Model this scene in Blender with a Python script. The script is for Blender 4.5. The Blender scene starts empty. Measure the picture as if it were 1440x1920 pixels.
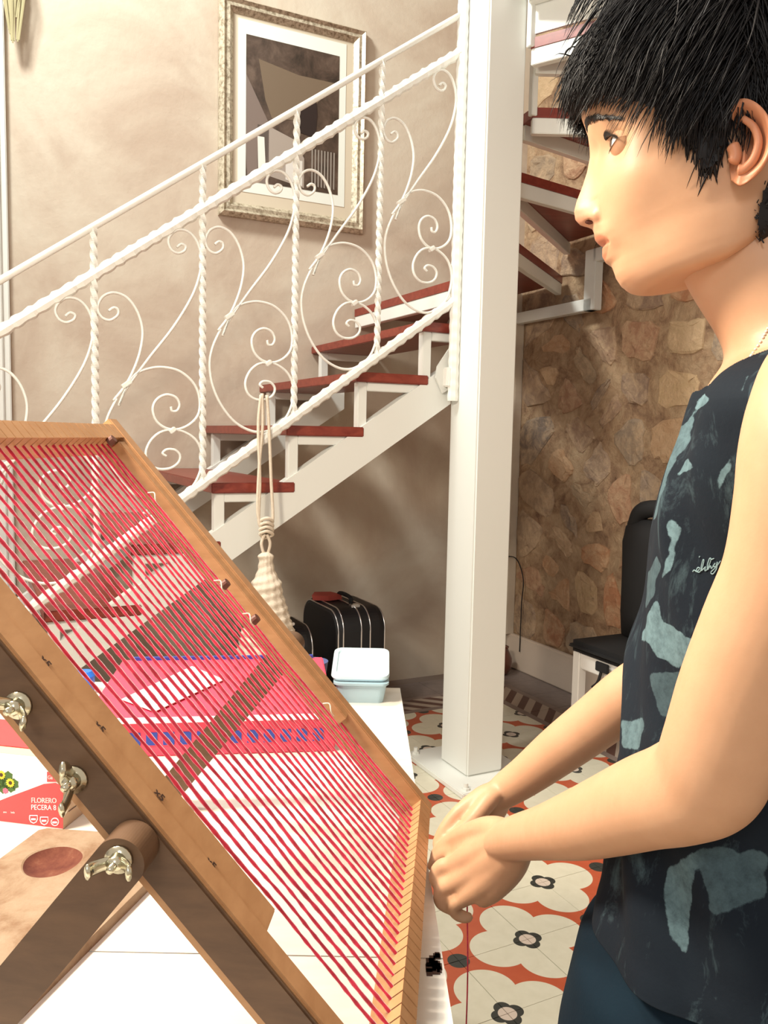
import bpy, bmesh, math, random
import numpy as np
from mathutils import Vector, noise
random.seed(7); rng = np.random.default_rng(7)
SC = bpy.context.scene; COL = SC.collection
# ---------------------------------------------------------------- camera
FPX = 1560.0; TH = math.radians(5.27); RO = math.radians(1.16)
CAM = np.array([0, 0, 1.25])
_R0 = np.array([1., 0, 0]); _U0 = np.array([0, math.sin(TH), math.cos(TH)])
CF = np.array([0, math.cos(TH), -math.sin(TH)])
CR = math.cos(RO)*_R0 + math.sin(RO)*_U0; CU = -math.sin(RO)*_R0 + math.cos(RO)*_U0
cd = bpy.data.cameras.new('camera'); cam = bpy.data.objects.new('camera', cd); COL.objects.link(cam)
cd.sensor_fit = 'VERTICAL'; cd.sensor_height = 36; cd.lens = FPX/1920*36; cd.clip_start = .02
from mathutils import Matrix
M = Matrix(((CR[0], CU[0], -CF[0], CAM[0]), (CR[1], CU[1], -CF[1], CAM[1]), (CR[2], CU[2], -CF[2], CAM[2]), (0, 0, 0, 1)))
cam.matrix_world = M; SC.camera = cam
# ---------------------------------------------------------------- world, lights, exposure
wd = bpy.data.worlds.new('world'); SC.world = wd; wd.use_nodes = True
wb = wd.node_tree.nodes['Background']; wb.inputs[0].default_value = (1, .87, .74, 1); wb.inputs[1].default_value = .55
def area(name, loc, tgt, size, power, col, sy=None):
    l = bpy.data.lights.new(name, 'AREA'); l.energy = power; l.color = col; l.size = size
    if sy: l.shape = 'RECTANGLE'; l.size_y = sy
    o = bpy.data.objects.new(name, l); COL.objects.link(o); o.location = loc
    o.rotation_euler = (Vector(tgt)-Vector(loc)).to_track_quat('-Z', 'Y').to_euler(); return o
area('table_lamp_light', (-.95, .70, 2.15), (0.1, .95, .95), .28, 44, (1, .87, .70))
area('stair_lamp_light', (-1.6, 1.9, 4.3), (.1, 3.8, 2.2), .5, 108, (.96, .97, .90))
area('window_light', (-.6, -1.6, 2.5), (.6, 2.0, .4), .6, 16, (.86, .95, 1))
SC.view_settings.view_transform = 'Standard'; SC.view_settings.look = 'None'
SC.view_settings.gamma = 1; SC.view_settings.use_curve_mapping = False; SC.view_settings.exposure = .35
# ---------------------------------------------------------------- geometry maths
def ray(x, y):
    d = CF + (x-720)/FPX*CR - (y-960)/FPX*CU; return d/d[1]
def onZ(x, y, z): d = ray(x, y); return CAM + d*(z-1.25)/d[2]
def atY(x, y, Y): return CAM + ray(x, y)*Y
def onP(x, y, P0, n):
    d = ray(x, y); return CAM + d*(np.dot(np.array(P0)-CAM, n)/np.dot(d, n))
def px(P):
    P = np.asarray(P)-CAM; d = P@CF; return 720+FPX*(P@CR)/d, 960-FPX*(P@CU)/d
YAW = math.radians(63.28)
u = np.array([math.sin(YAW), math.cos(YAW), 0]); v = np.array([-u[1], u[0], 0]); Z = np.array([0, 0, 1.])
A0 = np.array([.236, 3.084, 0])                     # column's left corner; the room frame starts here
def RM(t, w, z): return A0 + u*t + v*w + Z*z
WALLW = 1.06; WALLT = 1.067                          # plaster wall (along u) and stone wall (along v)
# ---------------------------------------------------------------- materials
class X:                                             # tiny node-expression helper
    nt = None
    def __init__(s, o): s.o = o
    @staticmethod
    def m(op, *a):
        n = X.nt.nodes.new('ShaderNodeMath'); n.operation = op
        for i, k in enumerate(a):
            if isinstance(k, X): X.nt.links.new(k.o, n.inputs[i])
            else: n.inputs[i].default_value = k
        return X(n.outputs[0])
    def __add__(s, b): return X.m('ADD', s, b)
    def __sub__(s, b): return X.m('SUBTRACT', s, b)
    def __rsub__(s, b): return X.m('SUBTRACT', b, s)
    def __mul__(s, b): return X.m('MULTIPLY', s, b)
    __radd__ = __add__; __rmul__ = __mul__
def lt(a, b): return X.m('LESS_THAN', a, b)
def hyp(a, b): return X.m('SQRT', a*a+b*b)
def setc(sock, val):
    if isinstance(val, X): X.nt.links.new(val.o, sock)
    elif isinstance(val, (tuple, list)): sock.default_value = (*val[:3], 1)
    else: sock.default_value = val
def mixc(f, a, b, mode='MIX'):
    n = X.nt.nodes.new('ShaderNodeMix'); n.data_type = 'RGBA'; n.blend_type = mode
    if isinstance(f, X): X.nt.links.new(f.o, n.inputs[0])
    else: n.inputs[0].default_value = f
    setc(n.inputs[6], a); setc(n.inputs[7], b); return X(n.outputs[2])
def coord(kind='Object'):
    n = X.nt.nodes.new('ShaderNodeTexCoord'); return X(n.outputs[kind])
def sep(c):
    n = X.nt.nodes.new('ShaderNodeSeparateXYZ'); X.nt.links.new(c.o, n.inputs[0]); return [X(n.outputs[i]) for i in range(3)]
def mapping(c, sc):
    n = X.nt.nodes.new('ShaderNodeMapping'); X.nt.links.new(c.o, n.inputs[0]); n.inputs['Scale'].default_value = sc; return X(n.outputs[0])
def noi(c, scale, detail=4, rough=.55, dist=0):
    n = X.nt.nodes.new('ShaderNodeTexNoise'); X.nt.links.new(c.o, n.inputs['Vector'])
    n.inputs['Scale'].default_value = scale; n.inputs['Detail'].default_value = detail
    n.inputs['Roughness'].default_value = rough; n.inputs['Distortion'].default_value = dist; return X(n.outputs[0])
def ramp(f, *st):
    n = X.nt.nodes.new('ShaderNodeValToRGB'); X.nt.links.new(f.o, n.inputs[0]); cr = n.color_ramp
    while len(cr.elements) < len(st): cr.elements.new(.5)
    for e, (p, c) in zip(cr.elements, st): e.position = p; e.color = (*c[:3], 1) if isinstance(c, (tuple, list)) else (c, c, c, 1)
    return X(n.outputs[0])
def attr(name, out='Color'):
    n = X.nt.nodes.new('ShaderNodeAttribute'); n.attribute_name = name; return X(n.outputs[out])
def objrand():
    n = X.nt.nodes.new('ShaderNodeObjectInfo'); return X(n.outputs['Random'])
MATS = {}
def mat(name, color=(.8, .8, .8), rough=.5, metal=0, fn=None, bump=None, sss=0, trans=0, spec=.5, sheen=0):
    if name in MATS: return MATS[name]
    m = bpy.data.materials.new(name); m.use_nodes = True; X.nt = m.node_tree
    b = X.nt.nodes['Principled BSDF']
    c = fn() if fn else color
    setc(b.inputs['Base Color'], c)
    b.inputs['Roughness'].default_value = rough; b.inputs['Metallic'].default_value = metal
    b.inputs['Specular IOR Level'].default_value = spec
    if sheen: b.inputs['Sheen Weight'].default_value = sheen
    if trans: b.inputs['Transmission Weight'].default_value = trans
    if sss:
        b.inputs['Subsurface Weight'].default_value = sss; b.inputs['Subsurface Radius'].default_value = (1, .35, .18); b.inputs['Subsurface Scale'].default_value = .006
    if bump:
        h, st, di = bump()
        n = X.nt.nodes.new('ShaderNodeBump'); X.nt.links.new(h.o, n.inputs['Height'])
        n.inputs['Strength'].default_value = st; n.inputs['Distance'].default_value = di
        X.nt.links.new(n.outputs[0], b.inputs['Normal'])
    m.diffuse_color = (*color[:3], 1); MATS[name] = m; return m
def woodfn(c1, c2, sc=(3, 40, 40), s=1.2):
    def f():
        c = mapping(coord(), sc); return ramp(noi(c, s, 5, .6, .4), (.3, c1), (.7, c2))
    return f
m_white = mat('white_paint', (.77, .79, .75), .38, bump=lambda: (noi(coord(), 60, 3), .12, .002))
m_iron = mat('white_iron_paint', (.82, .82, .77), .35, bump=lambda: (noi(coord(), 130, 3), .3, .002))
m_tread = mat('red_wood', rough=.32, color=(.22, .035, .02), fn=woodfn((.17, .022, .014), (.27, .05, .03)))
m_treadd = m_tread
m_plaster = mat('beige_plaster', (.62, .53, .43), .85, fn=lambda: ramp(noi(coord(), 1.6, 6, .62, .6), (.32, (.46, .36, .28)), (.5, (.56, .48, .385)), (.68, (.63, .575, .475))),
                bump=lambda: (noi(coord(), 14, 8, .6), .25, .012))
m_mortar = mat('sandy_mortar', rough=.95, fn=lambda: ramp(noi(coord(), 9, 8, .68, .5), (.3, (.24, .13, .075)), (.46, (.54, .35, .21)), (.60, (.70, .50, .31)), (.8, (.80, .62, .42))),
               bump=lambda: (noi(coord(), 24, 10, .72, .4), 1.0, .035))
def stonefn():
    base = ramp(objrand(), (0, (.46, .28, .17)), (.18, (.24, .19, .155)), (.36, (.58, .39, .23)), (.55, (.52, .23, .11)), (.72, (.36, .28, .21)), (.88, (.62, .44, .25)), (1, (.20, .165, .145)))
    return mixc(ramp(noi(coord(), 13, 8, .7, .5), (.40, 0), (.62, 1)), base, mixc(.65, base, (.72, .52, .33)))
m_stone = mat('rubble_stone', (.4, .28, .2), .93, fn=stonefn, bump=lambda: (noi(coord(), 30, 9, .7), .9, .02))
m_plinth = mat('plinth_paint', (.60, .50, .41), .8, bump=lambda: (noi(coord(), 10, 6), .3, .01))
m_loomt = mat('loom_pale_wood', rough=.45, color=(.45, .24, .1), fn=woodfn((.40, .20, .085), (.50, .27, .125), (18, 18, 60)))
m_loomd = mat('loom_dark_shaded_wood', rough=.5, color=(.2, .1, .05), fn=woodfn((.085, .042, .020), (.135, .070, .034), (18, 18, 60)))  # darker stain, deepened so the colour carries the shade of camera-facing sides
m_table = mat('white_table_laminate', rough=.3, color=(.85, .84, .79), fn=lambda: ramp(noi(mapping(coord(), (2, 14, 2)), 3, 4), (.3, (.74, .70, .62)), (.7, (.82, .79, .72))))
m_ink = mat('brown_ink', (.05, .02, .012), .7)
m_chrome = mat('tarnished_steel', (.62, .58, .44), .22, 1, bump=lambda: (noi(coord(), 200, 2), .2, .001))
m_black = mat('black_fabric', (.008, .008, .009), .8)
m_blacksh = mat('black_suitcase_cloth', (.006, .006, .008), .55)
m_silver = mat('silver_piping', (.75, .76, .78), .3, 1)
def yarnfn():
    return ramp(noi(mapping(coord(), (1, 1, 1)), 90, 3), (.35, (.42, .004, .028)), (.65, (.75, .02, .07)))
m_yarn = mat('red_yarn', (.6, .01, .04), .85, fn=yarnfn, sheen=.5)
# ---------------------------------------------------------------- mesh helpers
WO = {}                                               # world origin of each object
def link(name, verts, faces, m, parent=None, origin=None, smooth=False, mi=None, uv=None):
    me = bpy.data.meshes.new(name)
    org = WO[parent.name] if parent is not None else (np.array(origin, float) if origin is not None else np.zeros(3))
    V_ = np.asarray(verts, float)-org
    me.from_pydata(V_.tolist(), [], [tuple(int(i) for i in f) for f in faces])
    for mm in (m if isinstance(m, (list, tuple)) else [m]): me.materials.append(mm)
    if mi is not None: me.polygons.foreach_set('material_index', np.asarray(mi, dtype=np.int32))
    if smooth: me.polygons.foreach_set('use_smooth', [True]*len(me.polygons))
    if uv is not None:
        l = me.uv_layers.new(name='UVMap'); k = 0
        for p in me.polygons:
            for li in p.loop_indices: l.data[li].uv = uv[me.loops[li].vertex_index]
    me.update()
    o = bpy.data.objects.new(name, me); COL.objects.link(o)
    if parent is not None: o.parent = parent
    else: o.location = org
    WO[o.name] = org
    return o
def thing(name, label, cat, loc, group=None):
    o = bpy.data.objects.new(name, None); COL.objects.link(o); o.location = loc; o.empty_display_size = .05
    o['label'] = label; o['category'] = cat
    if group: o['group'] = group
    WO[o.name] = np.array(loc, float); return o
def tag(o, label, cat, group=None):
    o['label'] = label; o['category'] = cat
    if group: o['group'] = group
    return o
class G:
    """a growing mesh"""
    def __init__(s): s.v = []; s.f = []; s.mi = []; s.cur = 0
    def add(s, V_, F_):
        n = len(s.v); s.v.extend([tuple(p) for p in V_]); s.f.extend([tuple(i+n for i in f) for f in F_]); s.mi.extend([s.cur]*len(F_)); return s
    def box(s, c, ax, ay, az, bev=0):                 # centre and three half-axis vectors
        c, ax, ay, az = [np.asarray(q, float) for q in (c, ax, ay, az)]
        if bev <= 0:
            V_ = [c+i*ax+j*ay+k*az for i in (-1, 1) for j in (-1, 1) for k in (-1, 1)]
            return s.add(V_, [(0, 1, 3, 2), (4, 6, 7, 5), (0, 4, 5, 1), (2, 3, 7, 6), (0, 2, 6, 4), (1, 5, 7, 3)])
        bm = bmesh.new(); vs = [bm.verts.new(c+i*ax+j*ay+k*az) for i in (-1, 1) for j in (-1, 1) for k in (-1, 1)]
        for f in [(0, 1, 3, 2), (4, 6, 7, 5), (0, 4, 5, 1), (2, 3, 7, 6), (0, 2, 6, 4), (1, 5, 7, 3)]: bm.faces.new([vs[i] for i in f])
        bmesh.ops.recalc_face_normals(bm, faces=bm.faces)
        bmesh.ops.bevel(bm, geom=bm.edges[:], offset=bev, segments=2, affect='EDGES', clamp_overlap=True)
        bm.verts.index_update(); V_ = [tuple(q.co) for q in bm.verts]; F_ = [tuple(q.index for q in f.verts) for f in bm.faces]; bm.free()
        return s.add(V_, F_)
    def rbox(s, t0, t1, w0, w1, z0, z1, bev=.003):    # a box in the room frame
        return s.box(RM((t0+t1)/2, (w0+w1)/2, (z0+z1)/2), u*(t1-t0)/2, v*(w1-w0)/2, Z*(z1-z0)/2, bev)
    def prism(s, poly, n, d, n_in=None):               # poly: 3-D points, extruded by vector n*d
        k = len(poly); P = [np.asarray(p, float) for p in poly]; off = np.asarray(n, float)*d
        return s.add(P+[p+off for p in P], [tuple(range(k))[::-1], tuple(range(k, 2*k))]+[(i, (i+1) % k, (i+1) % k+k, i+k) for i in range(k)])
    def tube(s, path, r, seg=8, flat=None, up=None, cap=True, twist=0, phase=0):
        """path Nx3, r scalar/array; flat=(a,b) multiplies radius on side/up axes"""
        P = np.asarray(path, float); n = len(P); r = np.broadcast_to(np.asarray(r, float), (n,))
        T = np.gradient(P, axis=0); T /= np.linalg.norm(T, axis=1)[:, None]+1e-12
        if up is None:
            up0 = np.array([0, 0, 1.]) if abs(T[0][2]) < .9 else np.array([1., 0, 0])
            fixed = False
        else: up0 = np.asarray(up, float); fixed = True
        fa, fb = flat or (1, 1); V_ = []; prev = up0
        for i in range(n):
            nn = (up0 if fixed else prev); nn = nn-T[i]*np.dot(nn, T[i]); nn /= np.linalg.norm(nn)+1e-12; prev = nn
            b = np.cross(T[i], nn); tw = twist*i+phase
            for k in range(seg):
                a = 2*math.pi*k/seg+tw0(seg)+tw*0
                ca, sa = math.cos(a)*fa, math.sin(a)*fb
                if tw: ca, sa = ca*math.cos(tw)-sa*math.sin(tw), ca*math.sin(tw)+sa*math.cos(tw)
                V_.append(P[i]+r[i]*(b*ca+nn*sa))
        F_ = [(i*seg+k, i*seg+(k+1) % seg, (i+1)*seg+(k+1) % seg, (i+1)*seg+k) for i in range(n-1) for k in range(seg)]
        if cap: F_ += [tuple(range(seg))[::-1], tuple((n-1)*seg+k for k in range(seg))]
        return s.add(V_, F_)
    def rings(s, R, cap=True):                         # list of equal rings
        m_ = len(R[0]); V_ = [p for r_ in R for p in r_]
        F_ = [(i*m_+k, i*m_+(k+1) % m_, (i+1)*m_+(k+1) % m_, (i+1)*m_+k) for i in range(len(R)-1) for k in range(m_)]
        if cap: F_ += [tuple(range(m_))[::-1], tuple((len(R)-1)*m_+k for k in range(m_))]
        return s.add(V_, F_)
    def ball(s, c, r, n=12, sc=(1, 1, 1)):
        R = []
        for i in range(1, n):
            a = math.pi*i/n; R.append([np.asarray(c)+np.array(sc)*r*np.array([math.sin(a)*math.cos(b), math.sin(a)*math.sin(b), math.cos(a)]) for b in np.linspace(0, 2*math.pi, n*2, endpoint=False)])
        return s.rings(R)
    def make(s, name, m, parent=None, origin=None, smooth=False):
        return link(name, s.v, s.f, m, parent, origin, smooth, s.mi if isinstance(m, (list, tuple)) else None)
def tw0(seg): return math.pi/4 if seg == 4 else 0
def spline(P, n):
    """Catmull-Rom through P (any dimension) resampled to n points"""
    P = np.asarray(P, float); Q = np.vstack([2*P[0]-P[1], P, 2*P[-1]-P[-2]]); out = []
    L_ = np.linspace(0, len(P)-1, n)
    for t in L_:
        i = min(int(t), len(P)-2); f = t-i; a, b, c, d = Q[i:i+4]
        out.append(.5*((2*b)+(-a+c)*f+(2*a-5*b+4*c-d)*f*f+(-a+3*b-3*c+d)*f**3))
    return np.array(out)
def struct(o): o['kind'] = 'structure'; return o
def curve_text(s, size, bold=0):
    c = bpy.data.curves.new('t', 'FONT'); c.body = s; c.size = size; c.offset = bold; c.resolution_u = 3
    o = bpy.data.objects.new('t', c); COL.objects.link(o); dg = bpy.context.evaluated_depsgraph_get()
    me = o.evaluated_get(dg).to_mesh(); V_ = [tuple(q.co) for q in me.vertices]; F_ = [tuple(p.vertices) for p in me.polygons]
    o.evaluated_get(dg).to_mesh_clear(); bpy.data.objects.remove(o); bpy.data.curves.remove(c); return V_, F_

# ================================================================ ROOM
g = G(); g.rbox(-4.2, WALLT+.12, WALLW, WALLW+.12, -.02, 4.4, 0); struct(g.make('wall_back', m_plaster))
g = G(); g.rbox(WALLT, WALLT+.12, -3.6, WALLW, -.02, 4.4, 0); WR = struct(g.make('wall_right', m_mortar, origin=RM(WALLT, 0, 0)))
g = G(); g.rbox(-4.2, WALLT+.12, -4.6, WALLW+.12, -.10, -.006, 0)
m_grout = mat('grout', (.22, .17, .14), .9); FL = struct(g.make('floor', m_grout))
g = G(); g.rbox(WALLT-.028, WALLT, -3.6, WALLW, 0, .185, .006); struct(g.make('baseboard_right', m_plinth))
# vertical painted trim at the left end of the plaster wall (door casing)
P = onP(6, 400, RM(0, WALLW, 0), v); tt = (P-A0)@u
g = G(); g.rbox(tt-.14, tt+.015, WALLW-.03, WALLW, 0, 4.3, .004); g.rbox(tt-.10, tt-.012, WALLW-.045, WALLW-.03, 0, 4.3, .004); struct(g.make('trim_1', m_white))
# thin painted pipe chase strip in the corner beside the stones
g = G(); g.rbox(WALLT-.05, WALLT, WALLW-.03, WALLW, .18, 1.86, .004); struct(g.make('trim_2', m_plaster))
# ---- floor tiles
def tilefn():
    U_, V__, _ = sep(coord('UV'))
    a = U_; b = V__
    a2 = 1-U_; b2 = 1-V__
    def flower(p, q, c, r): return X.m('MAXIMUM', lt(hyp(p-c, q), r), lt(hyp(p, q-c), r))
    def both(c, r): return X.m('MAXIMUM', flower(a, b, c, r), flower(a2, b2, c, r))
    nn = noi(coord('Generated'), 8, 4)
    red = mixc(nn, (.42, .070, .028), (.53, .115, .05)); cream = mixc(nn, (.60, .57, .44), (.74, .71, .58)); dark = (.035, .038, .034)
    col = mixc(both(.42, .36), red, cream)
    col = mixc(both(.095, .095), col, dark)
    cen = X.m('MAXIMUM', lt(hyp(a, b), .10), lt(hyp(a2, b2), .10))
    col = mixc(cen, col, (.62, .52, .44))
    dot = X.m('MAXIMUM', lt(hyp(a2, b), .13), lt(hyp(a, b2), .13))
    return mixc(dot, col, dark)
def bordfn():
    U_, V__, _ = sep(coord('UV'))
    fr = X.m('FRACT', (U_+V__)*2.0, 0)
    band = lt(X.m('ABSOLUTE', V__-.5, 0), .33)
    c = mixc(lt(fr, .5), (.10, .045, .035), (.40, .33, .27)); return mixc(band, (.22, .17, .15), c)
m_tile = mat('flower_tile', (.5, .2, .1), .38, fn=tilefn)
m_bord = mat('border_tile', (.3, .2, .15), .45, fn=bordfn)
m_plain = mat('plain_tile', (.20, .165, .15), .5, fn=lambda: mixc(noi(coord('Generated'), 6), (.14, .11, .10), (.26, .21, .19)))
TS = .202; TO = np.array([.381, 1.978, 0.])
def tilemesh(rot, m, name):
    e = TS/2-.0007
    V_ = []; F_ = []
    pts = [(-e, -e), (e, -e), (e, e), (-e, e)]
    for (x, y) in pts: V_.append(u*x+v*y)
    for (x, y) in pts: V_.append(u*x+v*y-Z*.012)
    F_ = [(0, 1, 2, 3), (4, 0, 3, 7), (5, 1, 0, 4), (6, 2, 1, 5), (7, 3, 2, 6)]
    q = [(0, 0), (1, 0), (1, 1), (0, 1)]; q = q[rot:]+q[:rot]
    me = bpy.data.meshes.new(name); me.from_pydata([tuple(p) for p in V_], [], F_); me.materials.append(m)
    l = me.uv_layers.new(name='UVMap')
    for p in me.polygons:
        for li in p.loop_indices: l.data[li].uv = q[me.loops[li].vertex_index % 4]
    me.update(); return me
TM = [tilemesh(0, m_tile, 'tile'), tilemesh(1, m_tile, 'tile')]; TB = tilemesh(0, m_bord, 'tile'); TB2 = tilemesh(1, m_bord, 'tile'); TP = tilemesh(0, m_plain, 'tile')
rest = {0: [], 1: []}
tmin = (TO-A0)@u; wmin = (TO-A0)@v; nt_ = 0
rest = G(); restuv = []
for i in range(-20, 14):
    for j in range(-20, 20):
        t = tmin+(i+.5)*TS; w = wmin+(j+.5)*TS
        if t > WALLT-.06 or w > WALLW-.06 or t < -4.1: continue
        c = RM(t, w, 0); pxx = px(c) if c[1] > .5 else (-999, 0)
        near = c[1] > 1.2 and 640 < pxx[0] < 1320 and 1180 < pxx[1] < 2150
        dT = WALLT-t; dW = WALLW-w; dd = min(dT, dW)
        me = TM[(i+j) % 2] if dd > .42 else ((TB if dT > dW else TB2) if dd > .22 else TP)
        if near:
            o = bpy.data.objects.new('tile', me); COL.objects.link(o); o.parent = FL; o.location = c+Z*rng.uniform(-.0006, .0004); nt_ += 1
        else:
            n0 = len(rest.v); rest.add([np.array(q.co)+c for q in me.vertices], [tuple(p.vertices) for p in me.polygons]); rest.mi[-5:] = [0 if dd > .42 else 1 if dd > .22 else 2]*5
            restuv += [tuple(me.uv_layers[0].data[[li for li in me.polygons[0].loop_indices][k % 4]].uv) for k in range(8)]
o = link('tile_field', rest.v, rest.f, [m_tile, m_bord, m_plain], FL, None, False, rest.mi, restuv); o['kind'] = 'stuff'
# ---- rubble stones of the right wall
def clip(poly, a, b, c):                               # keep a*x+b*y<=c
    out = []
    for i in range(len(poly)):
        p, q = poly[i], poly[(i+1) % len(poly)]; dp = a*p[0]+b*p[1]-c; dq = a*q[0]+b*q[1]-c
        if dp <= 0: out.append(p)
        if dp*dq < 0: s_ = dp/(dp-dq); out.append((p[0]+s_*(q[0]-p[0]), p[1]+s_*(q[1]-p[1])))
    return out
pts = []
zz = .26; row = 0
while zz < 4.2:
    hrow = rng.uniform(.16, .27); x = WALLW-.02-rng.uniform(.02, .12)
    while x > -1.5:
        wd_ = rng.uniform(.16, .36); pts.append((x-wd_/2, zz+rng.uniform(-.05, .05))); x -= wd_
        if rng.random() < .3: pts.append((x+rng.uniform(-.03, .03), zz+hrow*.5*rng.choice((-1, 1))))
    zz += hrow
pts = np.array(pts)
for k, (x, y) in enumerate(pts):
    poly = [(x-.3, y-.3), (x+.3, y-.3), (x+.3, y+.3), (x-.3, y+.3)]
    d2 = ((pts-(x, y))**2).sum(1); idx = np.argsort(d2)[1:14]
    for j in idx:
        dx, dy = pts[j]-(x, y); L_ = math.hypot(dx, dy); gap = rng.uniform(.012, .045)
        poly = clip(poly, dx/L_, dy/L_, (dx/L_)*(x+dx/2)+(dy/L_)*(y+dy/2)-gap)
    poly = clip(poly, 1, 0, WALLW-.03); poly = clip(poly, 0, -1, -.19)
    if len(poly) < 3: continue
    P_ = []
    for i in range(len(poly)):                          # round the corners, roughen the outline
        p, q = np.array(poly[i]), np.array(poly[(i+1) % len(poly)])
        for f in (.2, .5, .8): P_.append(p+(q-p)*f+rng.normal(0, .005, 2))
    P_ = np.array(P_); c = P_.mean(0); n = len(P_); dep = rng.uniform(.003, .014)
    R_ = []
    for sc_, dd in ((1.0, -.004), (.97, dep*.6), (.86, dep), (.5, dep*1.15)):
        R_.append([RM(WALLT-(dd+(rng.normal(0, .002) if dd > 0 else 0)), *(c+(q-c)*sc_)) for q in P_])
    g = G(); g.rings(R_, cap=False); g.add(R_[3], [tuple(range(n))]); g.make('stone', m_stone, WR, smooth=False)
# ================================================================ COLUMN
cw = .185; cu_ = .155
co = thing('steel_column', 'square white painted steel column standing on a square base plate', 'column', RM(cu_/2, -cw/2, 0))
g = G(); g.rbox(0, cu_, -cw, 0, .02, 4.4, .006); g.make('shaft', m_white, co)
g = G(); g.rbox(-.09, cu_+.09, -cw-.12, .12, 0, .02, .003); g.make('base_plate', m_white, co)
for (a, b) in ((-.06, .09), (-.06, -cw-.09), (cu_+.06, -cw-.09), (cu_+.06, .09)):
    g = G(); c = RM(a, b, .02); g.tube([c, c+Z*.008], .014, 6); g.tube([c+Z*.008, c+Z*.024], .008, 10); g.make('bolt', m_white, co)
# ================================================================ STAIRCASE
st = thing('staircase', 'white steel staircase with dark red wooden treads turning round the column', 'staircase', RM(-1, .5, 0))
RISE = .1905; RUN = .2535; W0 = -.012
noses = [(-.893-RUN*k, 1.086-RISE*k) for k in range(5, 0, -1)]+[(-.893+RUN*k, 1.086+RISE*k) for k in range(0, 4)]
for (t, z) in noses:
    t1 = t+.285 if z < 1.6 else .15+.03
    g = G(); g.rbox(t, t1, W0, WALLW-.004, z-.034, z, .003); g.make('tread', m_tread, st)
    for wq in (W0+.012, WALLW-.10):                     # sawtooth brackets on both stringers
        g = G(); zb = z-.034
        g.rbox(t+.012, t+.046, wq, wq+.035, zb-RISE*.96, zb, .002)
        g.rbox(t+.046, t+.27 if z < 1.6 else .15, wq, wq+.035, zb-.03, zb, .002)
        if z > .3: g.make('bracket', m_white, st)
sl = RISE/RUN
for wq in (W0+.004, WALLW-.105):                          # the two stringers
    t0, t1 = -2.26, -.004
    def zt(t): return 1.086-.034-RISE+(t+.893)*sl-.01
    poly = [RM(t0, wq, zt(t0)), RM(t0+.0, wq, zt(t0)-.15), RM(t1, wq, zt(t1)-.15), RM(t1, wq, zt(t1))]
    poly = [RM(t0, wq, max(0, zt(t0))), RM(t0, wq, 0.0), RM(t0+.17, wq, 0), RM(t1, wq, zt(t1)-.15), RM(t1, wq, zt(t1))]
    g = G(); g.prism(poly, v, .045); g.make('stringer', m_white, st)
P = onP(825, 693, RM(0, -.01, 0), v); tt = (P-A0)@u
g = G(); g.prism([RM(-.075, -.012, P[2]-.03), RM(-.045, -.012, P[2]-.085), RM(.0, -.012, P[2]-.06), RM(0, -.012, P[2]+.09), RM(-.02, -.012, P[2]+.08), RM(-.07, -.012, P[2]+.01)], -v, .008); g.make('gusset_plate', m_white, st)
# winders round the column
CC = np.array([.085, -.06]); angs = [90, 64, 38, 11, -26, -62, -90]
def wray(a):                                              # hit of a ray from CC with the outer rectangle
    d = np.array([math.cos(math.radians(a)), math.sin(math.radians(a))]); best = 9
    for (o_, n_, lim) in ((0, 1, WALLT-.045), (1, 1, WALLW-.01), (1, -1, .95)):
        if d[o_]*n_ > 1e-6: best = min(best, ((lim*n_ if n_ < 0 else lim)-CC[o_])/d[o_] if n_ > 0 else (-lim-CC[o_])/d[o_])
    return CC+d*best
def inner(a, r=.16): return CC+np.array([math.cos(math.radians(a)), math.sin(math.radians(a))])*r
for k in range(6):
    z = 1.847+RISE*k; a0, a1 = angs[k], angs[k+1]; p0, p1 = inner(a0), inner(a1); q0, q1 = wray(a0), wray(a1)
    poly = [p0, q0]
    if a0 > 45 > a1: poly.append(np.array([WALLT-.045, WALLW-.01]))
    poly += [q1, p1]
    g = G(); g.prism([RM(*p, z-.034) for p in poly], Z, .034); g.make('tread', m_tread, st)
    for (pa, pb) in ((p0, q0), (p1, q1)):
        g = G(); d = (pb-pa)/np.linalg.norm(pb-pa); nrm = np.array([-d[1], d[0]]); s_ = -1 if pa is p0 else 1
        a_ = pa+nrm*.018*s_; b_ = pb+nrm*.018*s_; cc = (a_+b_)/2; L_ = np.linalg.norm(b_-a_)/2
        D3 = u*d[0]+v*d[1]; N3 = u*nrm[0]+v*nrm[1]
        g.box(RM(*cc, z-.034-.027), D3*L_, N3*.015, Z*.027, .002); g.make('tread_frame', m_white, st)
    g = G(); g.rbox(p1[0]-.012, p1[0]+.012, p1[1]-.012, p1[1]+.012, z-.03, z+RISE-.034, .002); g.make('post', m_white, st)
# frame stepping up along the stone wall
for (w0_, w1_, zb, zt_) in ((.42, 1.02, 1.845, 1.90), (.40, .475, 1.845, 2.12), (-.15, .42, 2.06, 2.12), (-.17, -.10, 2.06, 2.33), (-.9, -.15, 2.26, 2.32)):
    g = G(); g.rbox(WALLT-.075, WALLT-.028, w0_, w1_, zb, zt_, .003); g.make('wall_frame', m_white, st)
# upper white riser panel over the top winder
g = G(); a = -62; p, q = inner(a, .17), wray(a); g.prism([RM(*p, 2.62), RM(*q, 2.62), RM(*q, 2.93), RM(*p, 2.93)], u*.5+v*.25, .02); g.make('riser_panel', m_white, st)
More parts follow.
